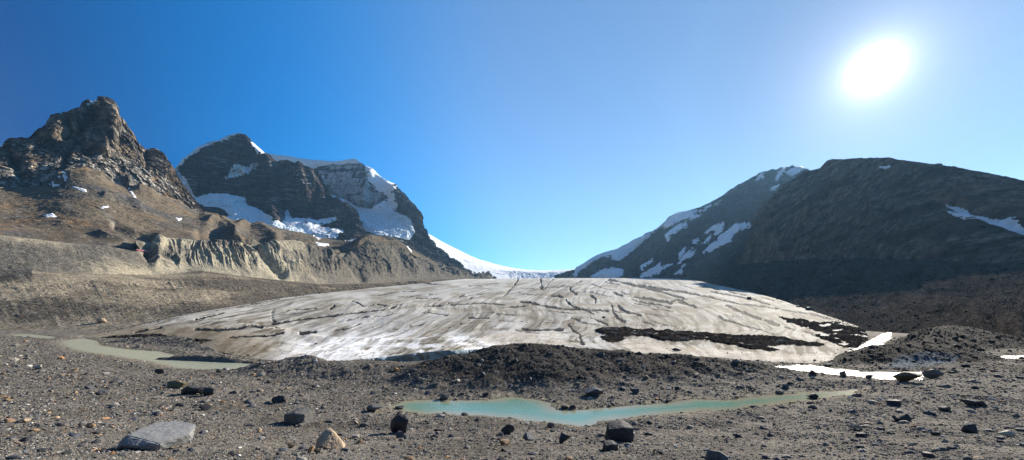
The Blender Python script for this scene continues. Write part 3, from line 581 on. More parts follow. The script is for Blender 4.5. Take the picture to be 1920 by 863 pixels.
for pts, w_ in crev:
    xs = [p[0] for p in pts]; ys = [p[1] for p in pts]
    msk = (gx > min(xs) - 15) & (gx < max(xs) + 15) & (gy > min(ys) - 10) & (gy < max(ys) + 10)
    if msk.any():
        d = pdist(wx[msk], wy[msk] , pts); wl = 1.15 * w_ * np.clip(.9 + 1.1 * noise(v3(gx[msk] / 16, gy[msk] / 10, 3), 7), 0, 1.8)
        cut[msk] = np.maximum(cut[msk], sm(wl * 1.05 + .55, wl * .65, d) * min(1, w_ * 1.1))
dz -= cut * gm * 1.7
dirtm = lambda p, soft=3, n=1.0, off=0.0: sm(-soft, soft, off + pdist(gx + n * 9 * fbm(v3(gx / 25, gy / 9, 2), 4, 80), gy + n * 4 * fbm(v3(gx / 18, gy / 8, 5), 4, 81), p, True))
band1 = dirtm(z6([(1185, 455), (1230, 440), (1400, 435), (1700, 455), (1920, 470), (2200, 490), (2500, 500), (2900, 560), (2840, 590), (2500, 580), (2350, 600), (2200, 580), (2000, 545), (1850, 550), (1700, 555), (1560, 510), (1380, 520), (1250, 500)]), 2, 1.1, -3.0)
band2 = dirtm(z7([(990, 370), (1100, 375), (1250, 395), (1400, 415), (1440, 400), (1560, 425), (1650, 440), (1700, 480), (1580, 560), (1560, 600), (1400, 560), (1250, 490), (1330, 485), (1180, 440)]), 2)
band3 = dirtm(z7([(560, 545), (700, 540), (900, 580), (1020, 600), (960, 612), (780, 590)]), 2)
band4 = dirtm(z6([(1250, 505), (1350, 500), (1440, 520), (1380, 545), (1290, 540)]), 2)
spk_ = 0; specks = dirtm(z7([(620, 350), (700, 350), (790, 375), (760, 390), (640, 370)]), 3) * .8 + dirtm(z7([(900, 445), (1000, 460), (1200, 530), (1450, 610), (1480, 640), (1300, 600), (1000, 500)]), 4) * .55
left_d = dirtm(z8([(70, 410), (150, 392), (260, 385), (400, 380), (480, 390), (620, 405), (700, 420), (600, 440), (500, 470), (430, 470), (200, 465), (80, 440)]), 3)
brk = sm(-.28, .0, fbm(v3(gx / 26, gy / 6, 12), 4, 88)); deb = np.clip(band1 * (.15 + .85 * sm(-.42, -.2, fbm(v3(gx / 30, gy / 8, 1), 4, 89))) + band2 * brk + band3 + band4 + left_d, 0, 1)
rub = ridged(v3(gx / 9, gy / 5, 0), 4, 83)
dz += gm * (band1 * 2.5 + specks * .6)
# colour: clean ice, silt following the flow, brown old snow along the front
ice = np.ones(G.shape) * np.array([.44, .415, .36])
low = sm(2.6, .9, vv); lft = sm(760, 420, gx)
streak = fbm(v3(ug * 120 + 1.0 * wob, vv * 2.2, 0), 4, 90) + .6 * fbm(v3(ug * 36 + wob, vv * 1.2, 2), 3, 91)
ice = mixc(ice, [.53, .515, .475], sm(1.9, 3.2, vv) * .95)
ice = mixc(ice, [.30, .265, .20], sm(-.05, .15, fbm(v3(gx / 50, gy / 9, 3), 4, 87)) * sm(1.2, 2.0, vv) * sm(3.9, 3, vv) * .75)
ice = mixc(ice, [.235, .21, .16], sm(-.1, .12, streak) * (.25 + .65 * low))
ice = mixc(ice, [.10, .085, .058], sm(.06, .22, streak + .25 * fbm(v3(gx / 60, gy / 18, 0), 3, 92) + .07 * lft) * np.clip(low + .5 * lft, 0, 1) * sm(3.2, 2.6, vv) * .85)
fl_ = ridged(v3(ug * 70 + .7 * wob, vv * .9, 31), 3, 85); ice = mixc(ice, [.16, .145, .115], sm(.55, .75, fl_) * sm(-.2, .2, fbm(v3(gx / 90, gy / 16, 41), 3, 84) + .08) * sm(4, 3.3, vv) * .7)
wh = ridged(v3(ug * 34 + 1.3 * wob, vv * 2.4, 7), 3, 93); wm = sm(-.1, .25, fbm(v3(gx / 80, gy / 30, 6), 3, 94) + .12)
ice = mixc(ice, [.72, .72, .71], sm(.35, .62, wh) * sm(480, 600, gx) * sm(1220, 1000, gx) * low * wm)
ice = mixc(ice, [.78, .79, .80], sm(.2, .55, ridged(v3(ug * 75 + 1.0 * wob, vv * 2.5, 9), 3, 95)) * sm(500, 600, gx + (gy - 640) * 2) * sm(800, 700, gx + (gy - 640) * 2) * low * .75)
ice = mixc(ice, [.58, .55, .49], sm(.45, .7, ridged(v3(ug * 60, vv * 1.2, 11), 3, 96)) * lft * .55)
ice = mixc(ice, [.19, .155, .105], sm(1.3, .5, vv) * sm(620, 420, gx) * .8)
ice = mixc(ice, [.13, .105, .07], sm(.0, .3, fbm(v3(ug * 60 + .6 * wob, vv * 1.6, 21), 4, 86)) * sm(1150, 900, gx) * sm(2.6, 1.8, vv) * .55)
pale = dirtm(z6([(400, 500), (650, 465), (960, 470), (1040, 560), (800, 570), (600, 575), (420, 560)]), 3) + dirtm(z6([(1370, 550), (1550, 510), (1700, 560), (2400, 620), (2980, 640), (3060, 620), (2900, 700), (2400, 700), (1900, 650), (1500, 610)]), 3)
ice = mixc(ice, [.52, .47, .40], np.clip(pale, 0, 1) * .8 * (.75 + .5 * noise(v3(gx / 3, gy / 2, 0), 3)))
ice = mixc(ice, [.34, .24, .14], sm(.1, .5, fbm(v3(gx / 30, gy / 10, 0), 4, 95)) * np.clip(pale, 0, 1) * .45)
ice = mixc(ice, [.17, .15, .12], sm(.25, .55, fbm(v3(gx / 45, gy / 12, 3), 4, 96) + .15) * sm(2.8, 1.5, vv) * sm(1100, 1250, gx) * sm(2.0, 1.2, vv) * .5)
dk = sm(-.1, .2, noise(v3(gx / 1.7, gy / 1.4, 0), 5)); ice = mixc(ice, [.12, .11, .10], specks * dk)
ice = mixc(ice, [.010, .013, .016], np.clip(cut * 1.1, 0, 1) * .97)  # crevasse shade painted near black, as the cuts themselves are shallow
dcol = mixc(np.ones(G.shape) * np.array([.062, .056, .05]), [.03, .03, .032], sm(-.2, .3, noise(v3(gx / 6, gy / 4, 0), 6)))
bluish = band1 * sm(.1, .5, fbm(v3(gx / 22, gy / 6, 4), 3, 97))
dcol = mixc(dcol, [.17, .2, .23], bluish * .5)
ice = ice + (dcol - ice) * (deb * .8)[..., None]
deb_hole = band2 * (1 - brk); ice = mixc(ice, [.6, .58, .55], deb_hole * .6)
ice *= (1 + .10 * noise(v3(gx / 5 * 1.0, gy / 1.6, 0), 9) + .08 * fbm(v3(ug * 400, vv * 14, 0), 2, 98))[..., None]
GQ = G.copy(); GQ[..., 2] += dz
# the ice front: a vertical lip down to the stream bed
front = GQ[0].copy(); ff = []
fr_h = 4.0
for k, t in enumerate(np.linspace(1, 0, 14, endpoint=False)):
    q = front.copy(); q[:, 2] -= t * 3.2; q[:, 1] += (sm(0, .4, t) * 1.2 * sm(.36, .41, uu) * sm(.56, .5, uu)) + .25 * fbm(v3(q[:, 0] * .9, t * 3, 0), 3, 99) * sm(0, .15, t) - .5 * t * (1 - sm(.34, .4, uu) * sm(.58, .53, uu))
    q[:, 1] += .9 * facet(v3(q[:, 0] / 1.3, t * 1.6, 0), 5) * sm(0, .1, t); q[:, 0] += .15 * noise(v3(q[:, 0] * 1.1, t * 3, 8), 2) * sm(0, .15, t)
    ff.append(q)
gl = tag(grid_obj('glacier', GQ, M['ice'], ice, smooth=True), 'broad silt streaked glacier tongue filling the valley floor', 'glacier', 'structure')
dk_ = deb > .3
dq = GQ.copy(); dq[..., 2] += gm * ((deb - .45) * 2.2 + deb * (1.4 * ridged(v3(gx / 12, gy / 7, 0), 3, 83) + .9 * facet(v3(gx / 5, gy / 3, 0), 3))) 
grid_obj('debris_band', dq, M['dark_moraine'], dcol, parent=gl, keep=deb > .15)
fo = grid_obj('ice_front', np.array(ff + [front]), M['blueice'], parent=gl, keep=np.repeat(((uu > .3) & (uu < .62))[None], len(ff) + 1, 0), smooth=True)
ff2 = grid_obj('ice_edge', np.array(ff + [front]), M['ice'], np.repeat(ice[0][None], len(ff) + 1, 0) * .8, parent=gl, keep=np.repeat(((uu <= .3) | (uu >= .62))[None], len(ff) + 1, 0), smooth=True)
print('glacier', round(time.time() - T0, 1))

# ---------------------------------------------------------------- ground sheet, streams and pond
def wpoly(pts, z=ZW): return [((x - CX) / F * (z * -F / (y - CY)), z * -F / (y - CY)) for x, y in pts]
POND = [(733, 762), (760, 753), (800, 751), (860, 752), (930, 750), (960, 744), (1000, 748), (1030, 755), (1040, 769), (1060, 771), (1100, 767), (1140, 765), (1200, 760), (1260, 755), (1300, 749), (1360, 750), (1410, 745), (1440, 742), (1520, 736), (1608, 731), (1608, 739), (1560, 744), (1500, 752), (1440, 760), (1380, 766), (1300, 772), (1230, 778), (1160, 784), (1130, 790), (1105, 799), (1070, 797), (1020, 790), (960, 784), (900, 779), (840, 777), (790, 776), (745, 772)]
LSTR = [(112, 641), (130, 637), (160, 635), (182, 639), (190, 648), (240, 655), (300, 659), (330, 667), (400, 677), (495, 682), (505, 690), (440, 694), (380, 694), (330, 691), (280, 679), (220, 669), (150, 659), (120, 650)]
LSTR2 = [(18, 627.5), (60, 627), (106, 632), (96, 636), (60, 633), (20, 630)]
RSTR = [(1450, 687), (1520, 684), (1560, 690), (1620, 698), (1745, 698), (1725, 713), (1640, 713), (1580, 707), (1500, 699), (1460, 692)]
RSTR2 = [(1600, 657), (1625, 643), (1650, 628), (1668, 624), (1672, 634), (1655, 644), (1700, 650), (1680, 656), (1630, 659)]
RSTR3 = [(1852, 672), (1885, 667), (1960, 666), (1960, 669), (1915, 671), (1885, 676)]
BASIN = [(690, 676), (720, 672), (800, 664), (870, 658), (872, 672), (800, 692), (760, 694), (720, 690)]
WAT = {'pond': POND, 'a': LSTR, 'b': LSTR2, 'c': RSTR, 'd': RSTR2, 'e': RSTR3}
Drow = np.concatenate([3.3 * (170 / 3.3) ** np.linspace(0, 1, 640), np.array([185, 210, 250, 320, 450, 800, 1500, 3000, 4300])])
xcol = np.concatenate([np.linspace(-900, -160, 50, endpoint=False), np.linspace(-160, 2080, 1250), np.linspace(2080, 2900, 51)[1:]])
GD = Drow[:, None] * np.ones((1, len(xcol))); GX = np.clip((xcol[None] - CX) / F * GD, -4500, 4500)
def ridge_feature(z, pts, sf, sb, rnd=.5, amp=.35, size=2.5, seed=0):
    """a heap of till whose crest runs through pts (x, y, D)"""
    X = [(p[0] - CX) / F * p[2] for p in pts]; Y = [p[2] for p in pts]; H = [(CY - p[1]) / F * p[2] for p in pts]
    x0, x1, y0, y1 = min(X) - 25, max(X) + 25, min(Y) - 25, max(Y) + 25
    m = (GX > x0) & (GX < x1) & (GD > y0) & (GD < y1)
    gx_, gd_ = GX[m], GD[m]
    n = fbm(v3(gx_ / size, gd_ / size, 0), 4, seed + 200)
    best = np.full(gx_.shape, -99.0)
    for i in range(len(pts) - 1):
        dx, dy = X[i + 1] - X[i], Y[i + 1] - Y[i]
        t = np.clip(((gx_ - X[i]) * dx + (gd_ - Y[i]) * dy) / (dx * dx + dy * dy), 0, 1)
        qx, qy = X[i] + t * dx, Y[i] + t * dy
        d = np.hypot(gx_ - qx, gd_ - qy); front = gd_ < qy
        d = np.sqrt(d * d + rnd * rnd) - rnd
        best = np.maximum(best, H[i] + t * (H[i + 1] - H[i]) - d * np.where(front, sf, sb))
    best = best + amp * n * sm(0, 1.2, best - z[m] + .6)
    k = .25; h = np.clip(.5 + .5 * (best - z[m]) / k, 0, 1)
    z[m] = z[m] * (1 - h) + best * h + k * h * (1 - h)
    return z
z = np.interp(GD, [0, 5.5, 8, 12, 16, 18, 22, 26, 35, 50, 80, 150, 400, 8000], [-1.6, -2.05, -2.8, -3.72, -4.42, -4.5, -4.5, -4.5, -4.42, -4.45, -4.42, -4.3, -5, -5])
z = z + .10 * fbm(v3(GX / 5, GD / 5, 0), 4, 101) * sm(3, 8, GD) * 2 * sm(200, 100, GD)
z = z + .30 * fbm(v3(GX / 14, GD / 10, 3), 3, 102) * sm(8, 20, GD) * sm(200, 100, GD) * 1.0
fgr = sm(1250, 1750, xcol)[None] * sm(8, 16, GD) * sm(60, 26, GD); z = z + .28 * fgr
fgl = sm(700, 100, xcol)[None] * sm(8, 16, GD) * sm(45, 24, GD); z = z + .45 * fgl
z = ridge_feature(z, [(470, 692, 38), (510, 680, 37), (545, 672, 36), (570, 671, 36), (600, 676, 35), (680, 684, 34), (740, 690, 33), (800, 686, 33), (850, 672, 33), (900, 657, 34), (960, 646, 35), (1000, 643, 35), (1030, 646, 35), (1060, 650, 35), (1120, 657, 35), (1200, 663, 35), (1300, 672, 35), (1400, 683, 34), (1470, 693, 33), (1540, 702, 33), (1600, 712, 31)], .27, .45, 1.0, .5, 3.0, 1)
z = ridge_feature(z, [(1560, 690, 41), (1590, 672, 43), (1620, 657, 45), (1660, 646, 47), (1710, 643, 48), (1780, 650, 49), (1850, 664, 49), (1900, 673, 49)], .42, .5, 1.2, .3, 2.5, 2)
z = ridge_feature(z, [(1650, 652, 66), (1690, 632, 72), (1740, 617, 80), (1790, 611, 85), (1830, 622, 85), (1880, 645, 80), (1930, 660, 75)], .35, .4, 1.5, .6, 4, 3)
z = ridge_feature(z, [(305, 667, 50), (330, 660, 49), (370, 658, 48), (420, 664, 46), (460, 672, 44), (490, 680, 42)], .5, .5, .3, .15, 1.5, 4)
z = ridge_feature(z, [(200, 640, 96), (250, 634, 96), (320, 631, 95), (390, 638, 82), (430, 650, 66)], .25, .25, 1.0, .6, 3, 5)
z = ridge_feature(z, [(1240, 736, 27), (1300, 718, 27.5), (1360, 716, 27.5), (1400, 728, 27)], .5, .4, .4, .2, 1.2, 6)
z = ridge_feature(z, [(1500, 700, 33), (1550, 694, 34), (1590, 700, 34)], .5, .4, .4, .2, 1.2, 7)
z = ridge_feature(z, [(1110, 802, 15.6), (1140, 785, 17.0), (1200, 781, 17.6), (1260, 777, 18)], .3, .9, .2, .1, 1.2, 8)
mound = z.copy()
sdw = np.full(z.shape, -99.0); near = GD < 400
nz = .5 * fbm(v3(GX[near] / 1.6, GD[near] / 1.6, 0), 4, 110); sds = {}
for k, pl in WAT.items():
    q = pdist(GX[near], GD[near], wpoly(pl), True)
    q = q + nz * {'pond': 1, 'c': 2.2, 'd': 3.5, 'e': 2}.get(k, .9)
    full = np.full(z.shape, -99.0); full[near] = q; sds[k] = full; sdw = np.maximum(sdw, full)
bank = np.where(sdw > 0, ZW - np.clip(.22 * sdw, 0, .6), ZW + .14 * -sdw)
z = np.where(sdw > -4, lerp(bank, np.maximum(z, ZW + .03), sm(.0, 4.0, -sdw) ** .8), np.where(GD < 400, np.maximum(z, ZW + .05), z))
b_ = np.full(z.shape, -99.0); b_[near] = pdist(GX[near], GD[near], wpoly(BASIN, -5.5), True)
z = z - sm(-1.5, .8, b_) * 1.3
k_ = [i for i in range(0, nu, 12) if 0 <= uu[i] <= 1]
foot = [(G[0, i, 0], G[0, i, 1]) for i in k_] + [(G[r_, k_[-1], 0], G[r_, k_[-1], 1]) for r_ in range(20, 420, 25)] + [(G[r_, k_[0], 0], G[r_, k_[0], 1]) for r_ in range(420, 20, -25)]
gi = (GD > 40) & (GD < 900); fd = np.full(z.shape, -99.0); fd[gi] = pdist1(GX[gi], GD[gi], foot + [foot[0]], True)
z = np.where((fd > -1.5), lerp(z, np.minimum(z, ZW - 2.2), sm(-1.5, .2, fd) * sm(-.6, -2.5, sdw)), z)
z = ridge_feature(z, [(300, 671, 50.5), (335, 667, 50), (380, 666, 49), (430, 671, 47), (470, 677, 45.5), (492, 682, 44)], .7, .5, .3, .25, 1.2, 4)
det = sm(-.3, .3, -sdw) * (fd < -1)
z = z + det * (GD < 170) * (.016 * (GD / 10) ** .8 * facet(v3(GX / (.16 * (GD / 10) ** .5), GD / (.16 * (GD / 10) ** .5), 0), 3) + .035 * fbm(v3(GX / .7, GD / .7, 0), 3, 103) * (GD / 10) ** .5 + .10 * ridged(v3(GX / 1.3, GD / 1.3, 0), 4, 104) * sm(20, 32, GD) * sm(-.1, .5, mound + 4.3))
GR = v3(GX, GD, z); grx, gry = proj(GR)
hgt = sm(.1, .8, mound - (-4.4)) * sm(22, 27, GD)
c = np.ones(GR.shape) * np.array([.24, .216, .182])
c = mixc(c, [.155, .14, .117], sm(-.2, .3, fbm(v3(GX / 3, GD / 3, 0), 4, 120)))
c = mixc(c, [.21, .19, .155], sm(.1, .4, fbm(v3(GX / 4, GD / 2, 5), 4, 121)) * sm(700, 200, grx) * .7)
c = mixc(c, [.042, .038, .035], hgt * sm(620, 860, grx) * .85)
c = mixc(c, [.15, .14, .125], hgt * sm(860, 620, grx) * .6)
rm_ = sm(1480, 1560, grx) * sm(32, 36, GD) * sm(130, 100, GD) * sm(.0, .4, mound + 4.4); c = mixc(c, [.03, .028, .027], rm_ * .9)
blue = sm(-3, 6, pdist(grx + 10 * fbm(v3(grx / 30, gry / 15, 0), 3, 9), gry, [(1655, 690), (1690, 665), (1740, 658), (1800, 664), (1790, 680), (1740, 688), (1700, 692)], True)) * (GD > 30)
c = mixc(c, [.10, .15, .2], blue * .9)
c = mixc(c, [.34, .30, .22], sm(-1.3, -.2, sdw) * sm(.3, -.1, sdw) * .7 * (.6 + .6 * (sds['pond'] > -2)))
c = mixc(c, [.07, .065, .06], sm(-.35, -.1, sdw) * sm(.4, 0, sdw) * .4)
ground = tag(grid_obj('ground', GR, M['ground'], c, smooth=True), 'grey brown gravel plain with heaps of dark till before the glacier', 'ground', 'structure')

def water_mat(name, deep, shallow, rough, bump, size, foam=0.0):
    m, n, b = nt(name)
    a = N(n, 'ShaderNodeAttribute', attribute_name='depth')
    mr = N(n, 'ShaderNodeMapRange'); mr.inputs[1].default_value = 0.05; mr.inputs[2].default_value = 1.1; n.links.new(a.outputs['Fac'], mr.inputs[0])
    t0 = tex(n, 'ShaderNodeTexNoise', (.35, .8, 1), Detail=4.0)
    ad = N(n, 'ShaderNodeMath', operation='MULTIPLY_ADD'); ad.inputs[1].default_value = .8; ad.inputs[2].default_value = -.4; n.links.new(t0.outputs['Fac'], ad.inputs[0])
    a2 = N(n, 'ShaderNodeMath', operation='ADD', use_clamp=True); n.links.new(mr.outputs[0], a2.inputs[0]); n.links.new(ad.outputs[0], a2.inputs[1])
    cr = N(n, 'ShaderNodeMix', data_type='RGBA'); cr.inputs[6].default_value = (*shallow, 1); cr.inputs[7].default_value = (*deep, 1); n.links.new(a2.outputs[0], cr.inputs[0])
    n.links.new(cr.outputs[2], b.inputs['Base Color'])
    t = tex(n, 'ShaderNodeTexNoise', (1 / size, 1 / (size * .6), 1), Detail=5.0, Roughness=.6)
    bp = N(n, 'ShaderNodeBump', Strength=bump, Distance=size * .3); n.links.new(t.outputs['Fac'], bp.inputs['Height']); n.links.new(bp.outputs[0], b.inputs['Normal'])
    b.inputs['Roughness'].default_value = rough; b.inputs['IOR'].default_value = 1.33
    return m
W1 = water_mat('pond_water', (.125, .235, .165), (.26, .24, .15), .12, .16, .3)
W2 = water_mat('silty_stream_water', (.36, .38, .28), (.3, .28, .2), .2, .3, .4)
W3_ = 0
W3 = water_mat('rushing_stream_water', (.13, .13, .12), (.10, .09, .08), .2, 1.0, .7)
n3 = W3.node_tree; t3_ = tex(n3, 'ShaderNodeTexNoise', (.5, .22, 1), Detail=5.0, Roughness=.65); r3_ = N(n3, 'ShaderNodeMapRange'); r3_.inputs[1].default_value = .4; r3_.inputs[2].default_value = .62; r3_.inputs[3].default_value = .22; r3_.inputs[4].default_value = .8
n3.links.new(t3_.outputs['Fac'], r3_.inputs[0]); n3.links.new(r3_.outputs[0], n3.nodes['Principled BSDF'].inputs['Roughness'])
def water(name, keys, mat, label):
    sd = sds[keys]; q = GR.copy(); q[..., 2] = ZW - .0005 * GD * 0
    o = grid_obj(name, q, mat, None, keep=(sd > -1.2) & (GD < 400), smooth=True, attrs={'depth': sd})
    tag(o, label, 'water', 'structure')
water('water', 'pond', W1, 'turquoise meltwater pond stretched across the foreground gravel')
water('stream', 'a', W2, 'milky green meltwater stream bending along the left glacier edge')
water('stream', 'b', W2, 'thin distant braid of pale water under the left moraine slope')
water('stream', 'c', W3, 'glaring sunlit stream right of the pond, below the ice filled mound')
water('stream', 'd', W3, 'glittering braided rill coming down between moraine and glacier, right')
water('stream', 'e', W3, 'small shallow pool of shining water by the right picture edge')
print('ground', round(time.time() - T0, 1))

# ---------------------------------------------------------------- stones
def ico(sub):
    bm = bmesh.new(); bmesh.ops.create_icosphere(bm, subdivisions=sub, radius=1)
    V = np.array([v.co[:] for v in bm.verts]); Fc = np.array([[v.index for v in f.verts] for f in bm.faces]); bm.free(); return V, Fc
def poly_stone(V, rs, k=11, sharp=1.0):
    """angular stone: the unit ball cut by random planes"""
    n = rs.normal(size=(k, 3)); n /= np.linalg.norm(n, axis=1)[:, None]; h = rs.uniform(.55, .92, k)
    d = V @ n.T; r = np.where(d > .05, h / np.maximum(d, .05), 9).min(1); r = np.minimum(r, 1.0)
    return V * r[:, None]
V1, F1 = ico(1); V2, F2 = ico(2); V4, F4 = ico(4)
TINY = [poly_stone(V1, np.random.RandomState(300 + i), 8) for i in range(14)]
MED = [poly_stone(V2, np.random.RandomState(330 + i), 12) for i in range(14)]
def rotm(n, rs, tilt=.5):
    a = rs.uniform(0, 2 * np.pi, n); ca, sa = np.cos(a), np.sin(a); Zr = np.zeros((n, 3, 3)); Zr[:, 0, 0] = ca; Zr[:, 0, 1] = -sa; Zr[:, 1, 0] = sa; Zr[:, 1, 1] = ca; Zr[:, 2, 2] = 1
    b = rs.normal(0, tilt, n); cb, sb = np.cos(b), np.sin(b); Xr = np.zeros((n, 3, 3)); Xr[:, 0, 0] = 1; Xr[:, 1, 1] = cb; Xr[:, 1, 2] = -sb; Xr[:, 2, 1] = sb; Xr[:, 2, 2] = cb
    return Zr @ Xr
def pick(P, px, py, D, n, rs, dens):
    """random places on a sheet, even over what the picture shows of it"""
    a = np.abs(np.gradient(px, axis=1)) * np.clip(-np.gradient(py, axis=0), 0, 8) * dens * ((px > -250) & (px < 2350) & (py > 480) & (py < 890))
    cdf = np.cumsum(a.ravel()); idx = np.searchsorted(cdf, rs.uniform(0, cdf[-1], n)); idx = np.minimum(idx, a.size - 1)
    i, j = np.unravel_index(idx, a.shape); i = np.minimum(i, a.shape[0] - 2); j = np.minimum(j, a.shape[1] - 2)
    u, v = rs.uniform(size=(2, n, 1))
    return P[i, j] * (1 - u) * (1 - v) + P[i, j + 1] * u * (1 - v) + P[i + 1, j] * (1 - u) * v + P[i + 1, j + 1] * u * v, i, j
PAL = np.array([[.17, .16, .14], [.115, .12, .13], [.24, .22, .185], [.34, .24, .15], [.42, .23, .11], [.55, .52, .46], [.05, .05, .052], [.30, .285, .27]])
def stones_mesh(name, pos, r, rs, pal_p, bases, Fb, mat, tilt=.45, dark=1.0):
    dark = np.asarray(dark).reshape(-1, 1)
    n = len(pos); nb = len(bases[0]); B = np.stack(bases)[rs.randint(0, len(bases), n)]
    sc_ = np.stack([rs.uniform(.8, 1.35, n), rs.uniform(.65, 1.1, n), rs.uniform(.4, .85, n)], 1) * r[:, None]
    V = np.einsum('nij,nvj->nvi', rotm(n, rs, tilt), B * sc_[:, None]) + (pos + np.stack([np.zeros(n), np.zeros(n), .18 * r], 1))[:, None]
    Fc = (Fb[None] + (np.arange(n) * nb)[:, None, None]).reshape(-1, 3)
    c = PAL[rs.choice(len(PAL), n, p=pal_p)] * rs.uniform(.75, 1.25, (n, 1)) * dark
    return link(name, mesh_np(name, V.reshape(-1, 3), Fc, mat, np.repeat(c, nb, 0)))
rs = np.random.RandomState(21)
P1 = np.array([.34, .19, .20, .05, .022, .05, .06, .09]); P2 = np.array([.36, .24, .14, .03, .01, .04, .13, .05]); P1 /= P1.sum(); P2 /= P2.sum()
dryd = (sdw < -.05) * (GD < 150) * 1.0
clump = .35 + 1.3 * sm(-.3, .35, fbm(v3(GX / 2.2, GD / 2.2, 0), 3, 130))
dl = dryd * clump * (1 + .8 * sm(600, 100, grx) * sm(30, 10, GD))
pos, i, j = pick(GR, grx, gry, GD, 168000, rs, dl)
h_ = hgt[i, j] * sm(620, 860, grx[i, j])
rpx = np.clip(.95 * rs.pareto(2.9, len(pos)) + .85, .85, 9)
r = rpx * pos[:, 1] / F * (pos[:, 1] / 10) ** -.18
big = np.argsort(-(r / pos[:, 1]))[:290]
small = np.ones(len(pos), bool); small[big] = False
isl = (h_ > .5) | ((pos[:, 0] / pos[:, 1] > .75) & (pos[:, 1] > 33))
tag(stones_mesh('gravel', pos[small & ~isl], r[small & ~isl], rs, P1, TINY, F1, M['stone']), 'loose grey and rusty gravel strewn over the foreground plain', 'gravel', 'stuff')
tag(stones_mesh('rubble', pos[small & isl], r[small & isl], rs, P2, TINY, F1, M['stone'], dark=np.where((pos[:, 0] / pos[:, 1] > .75)[small & isl], .38, .62)), 'dark rubble covering the heap of till behind the pond', 'rubble', 'stuff')
pos3, i3, j3 = pick(HM.Q, *proj(HM.Q), HM.D, 12000, rs, (HM.v > 1) * (HM.v < 3) * 1.0)
r3 = np.clip(.5 * rs.pareto(2.6, len(pos3)) + .5, .5, 5) * pos3[:, 1] / F
tag(stones_mesh('rubble', pos3, r3, rs, P2, TINY, F1, M['block'], dark=.5), 'black blocky rubble on the right moraine slope under the dark mountain', 'rubble', 'stuff')
dg = deb * (vv < 2.5) + .02 * (vv < 2) + .5 * sm(.03, .0, ug) * (vv < 3) * (vv > .3) + .6 * sm(.985, 1.0, ug) * (vv < 3) + .25 * sm(.06, .0, vv) 
pos4, i4, j4 = pick(GQ, *proj(GQ), G[..., 1], 7000, rs, dg)
r4 = np.clip(.5 * rs.pareto(2.6, len(pos4)) + .5, .5, 4) * pos4[:, 1] / F
tag(stones_mesh('rubble', pos4, r4, rs, P2, TINY, F1, M['block'], dark=.5), 'dark rubble scattered over the dirty bands on the glacier surface', 'rubble', 'stuff')

def stone_mat(name, col, grain=.05, rough=.75, stri=None):
    m, n, b = nt(name)
    t = tex(n, 'ShaderNodeTexNoise', 1 / grain if not stri else (1 / grain * stri[0], 1 / grain * stri[1], 1 / grain), Detail=8.0, Roughness=.7)
    cr = N(n, 'ShaderNodeMix', data_type='RGBA'); cr.inputs[6].default_value = (*[x * .6 for x in col], 1); cr.inputs[7].default_value = (*[x * 1.3 for x in col], 1)
    mr = N(n, 'ShaderNodeMapRange'); mr.inputs[1].default_value = .36; mr.inputs[2].default_value = .64; n.links.new(t.outputs['Fac'], mr.inputs[0]); n.links.new(mr.outputs[0], cr.inputs[0])
    n.links.new(cr.outputs[2], b.inputs['Base Color'])
    t2 = tex(n, 'ShaderNodeTexNoise', 1 / (grain * 3), Detail=8.0, Roughness=.65)
    bp = N(n, 'ShaderNodeBump', Strength=.7, Distance=grain * .7); n.links.new(t2.outputs['Fac'], bp.inputs['Height']); n.links.new(bp.outputs[0], b.inputs['Normal'])
    b.inputs['Roughness'].default_value = rough; b.inputs['Specular IOR Level'].default_value = .2
    return m
SM = {'grey': stone_mat('grey_stone', (.12, .115, .105)), 'dark': stone_mat('dark_stone', (.04, .041, .044)), 'tan': stone_mat('tan_stone', (.24, .16, .095)), 'pale': stone_mat('pale_stone', (.27, .255, .225)),
      'blue': stone_mat('bluish_stone', (.075, .082, .095)), 'slab': stone_mat('slab_stone', (.22, .22, .215), .05, .8, (.5, 2.0)), 'sand': stone_mat('sandstone', (.36, .27, .18)), 'olive': stone_mat('olive_stone', (.12, .105, .065)), 'white': stone_mat('white_stone', (.38, .36, .28))}
# the largest loose stones, each an object
kinds = ['grey', 'dark', 'tan', 'pale', 'blue']; desc = {'grey': 'plain grey', 'dark': 'blackish', 'tan': 'tan or rusty', 'pale': 'pale', 'blue': 'bluish grey'}
lib = {k: [mesh_np('stone', MED[i], F2, SM[k]) for i in range(14)] for k in kinds}
def place_obj(name, me, p, sx, sy, sz, rot):
    o = bpy.data.objects.new(name, me); o.location = p; o.scale = (sx, sy, sz); o.rotation_euler = rot; COL.objects.link(o); return o
for q in big:
    k = kinds[rs.choice(5, p=[.40, .24, .06, .09, .21])]; rr = r[q]; far = pos[q][1] > 22
    p = pos[q]; side_ = 'left' if p[0] < 0 else 'right'
    o = place_obj('stone', lib[k][rs.randint(14)], (p[0], p[1], p[2] + .15 * rr), rr * rs.uniform(.85, 1.4), rr * rs.uniform(.7, 1.1), rr * rs.uniform(.45, .8), (rs.normal(0, .25), rs.normal(0, .25), rs.uniform(0, 6.28)))
    where = 'on the till heaps beyond the pond' if far else 'in the near gravel, %s half of the view' % side_
    tag(o, 'small %s stone lying loose %s' % (desc[k], where), 'stone', 'thing', 'small %s stones %s' % (desc[k], where))

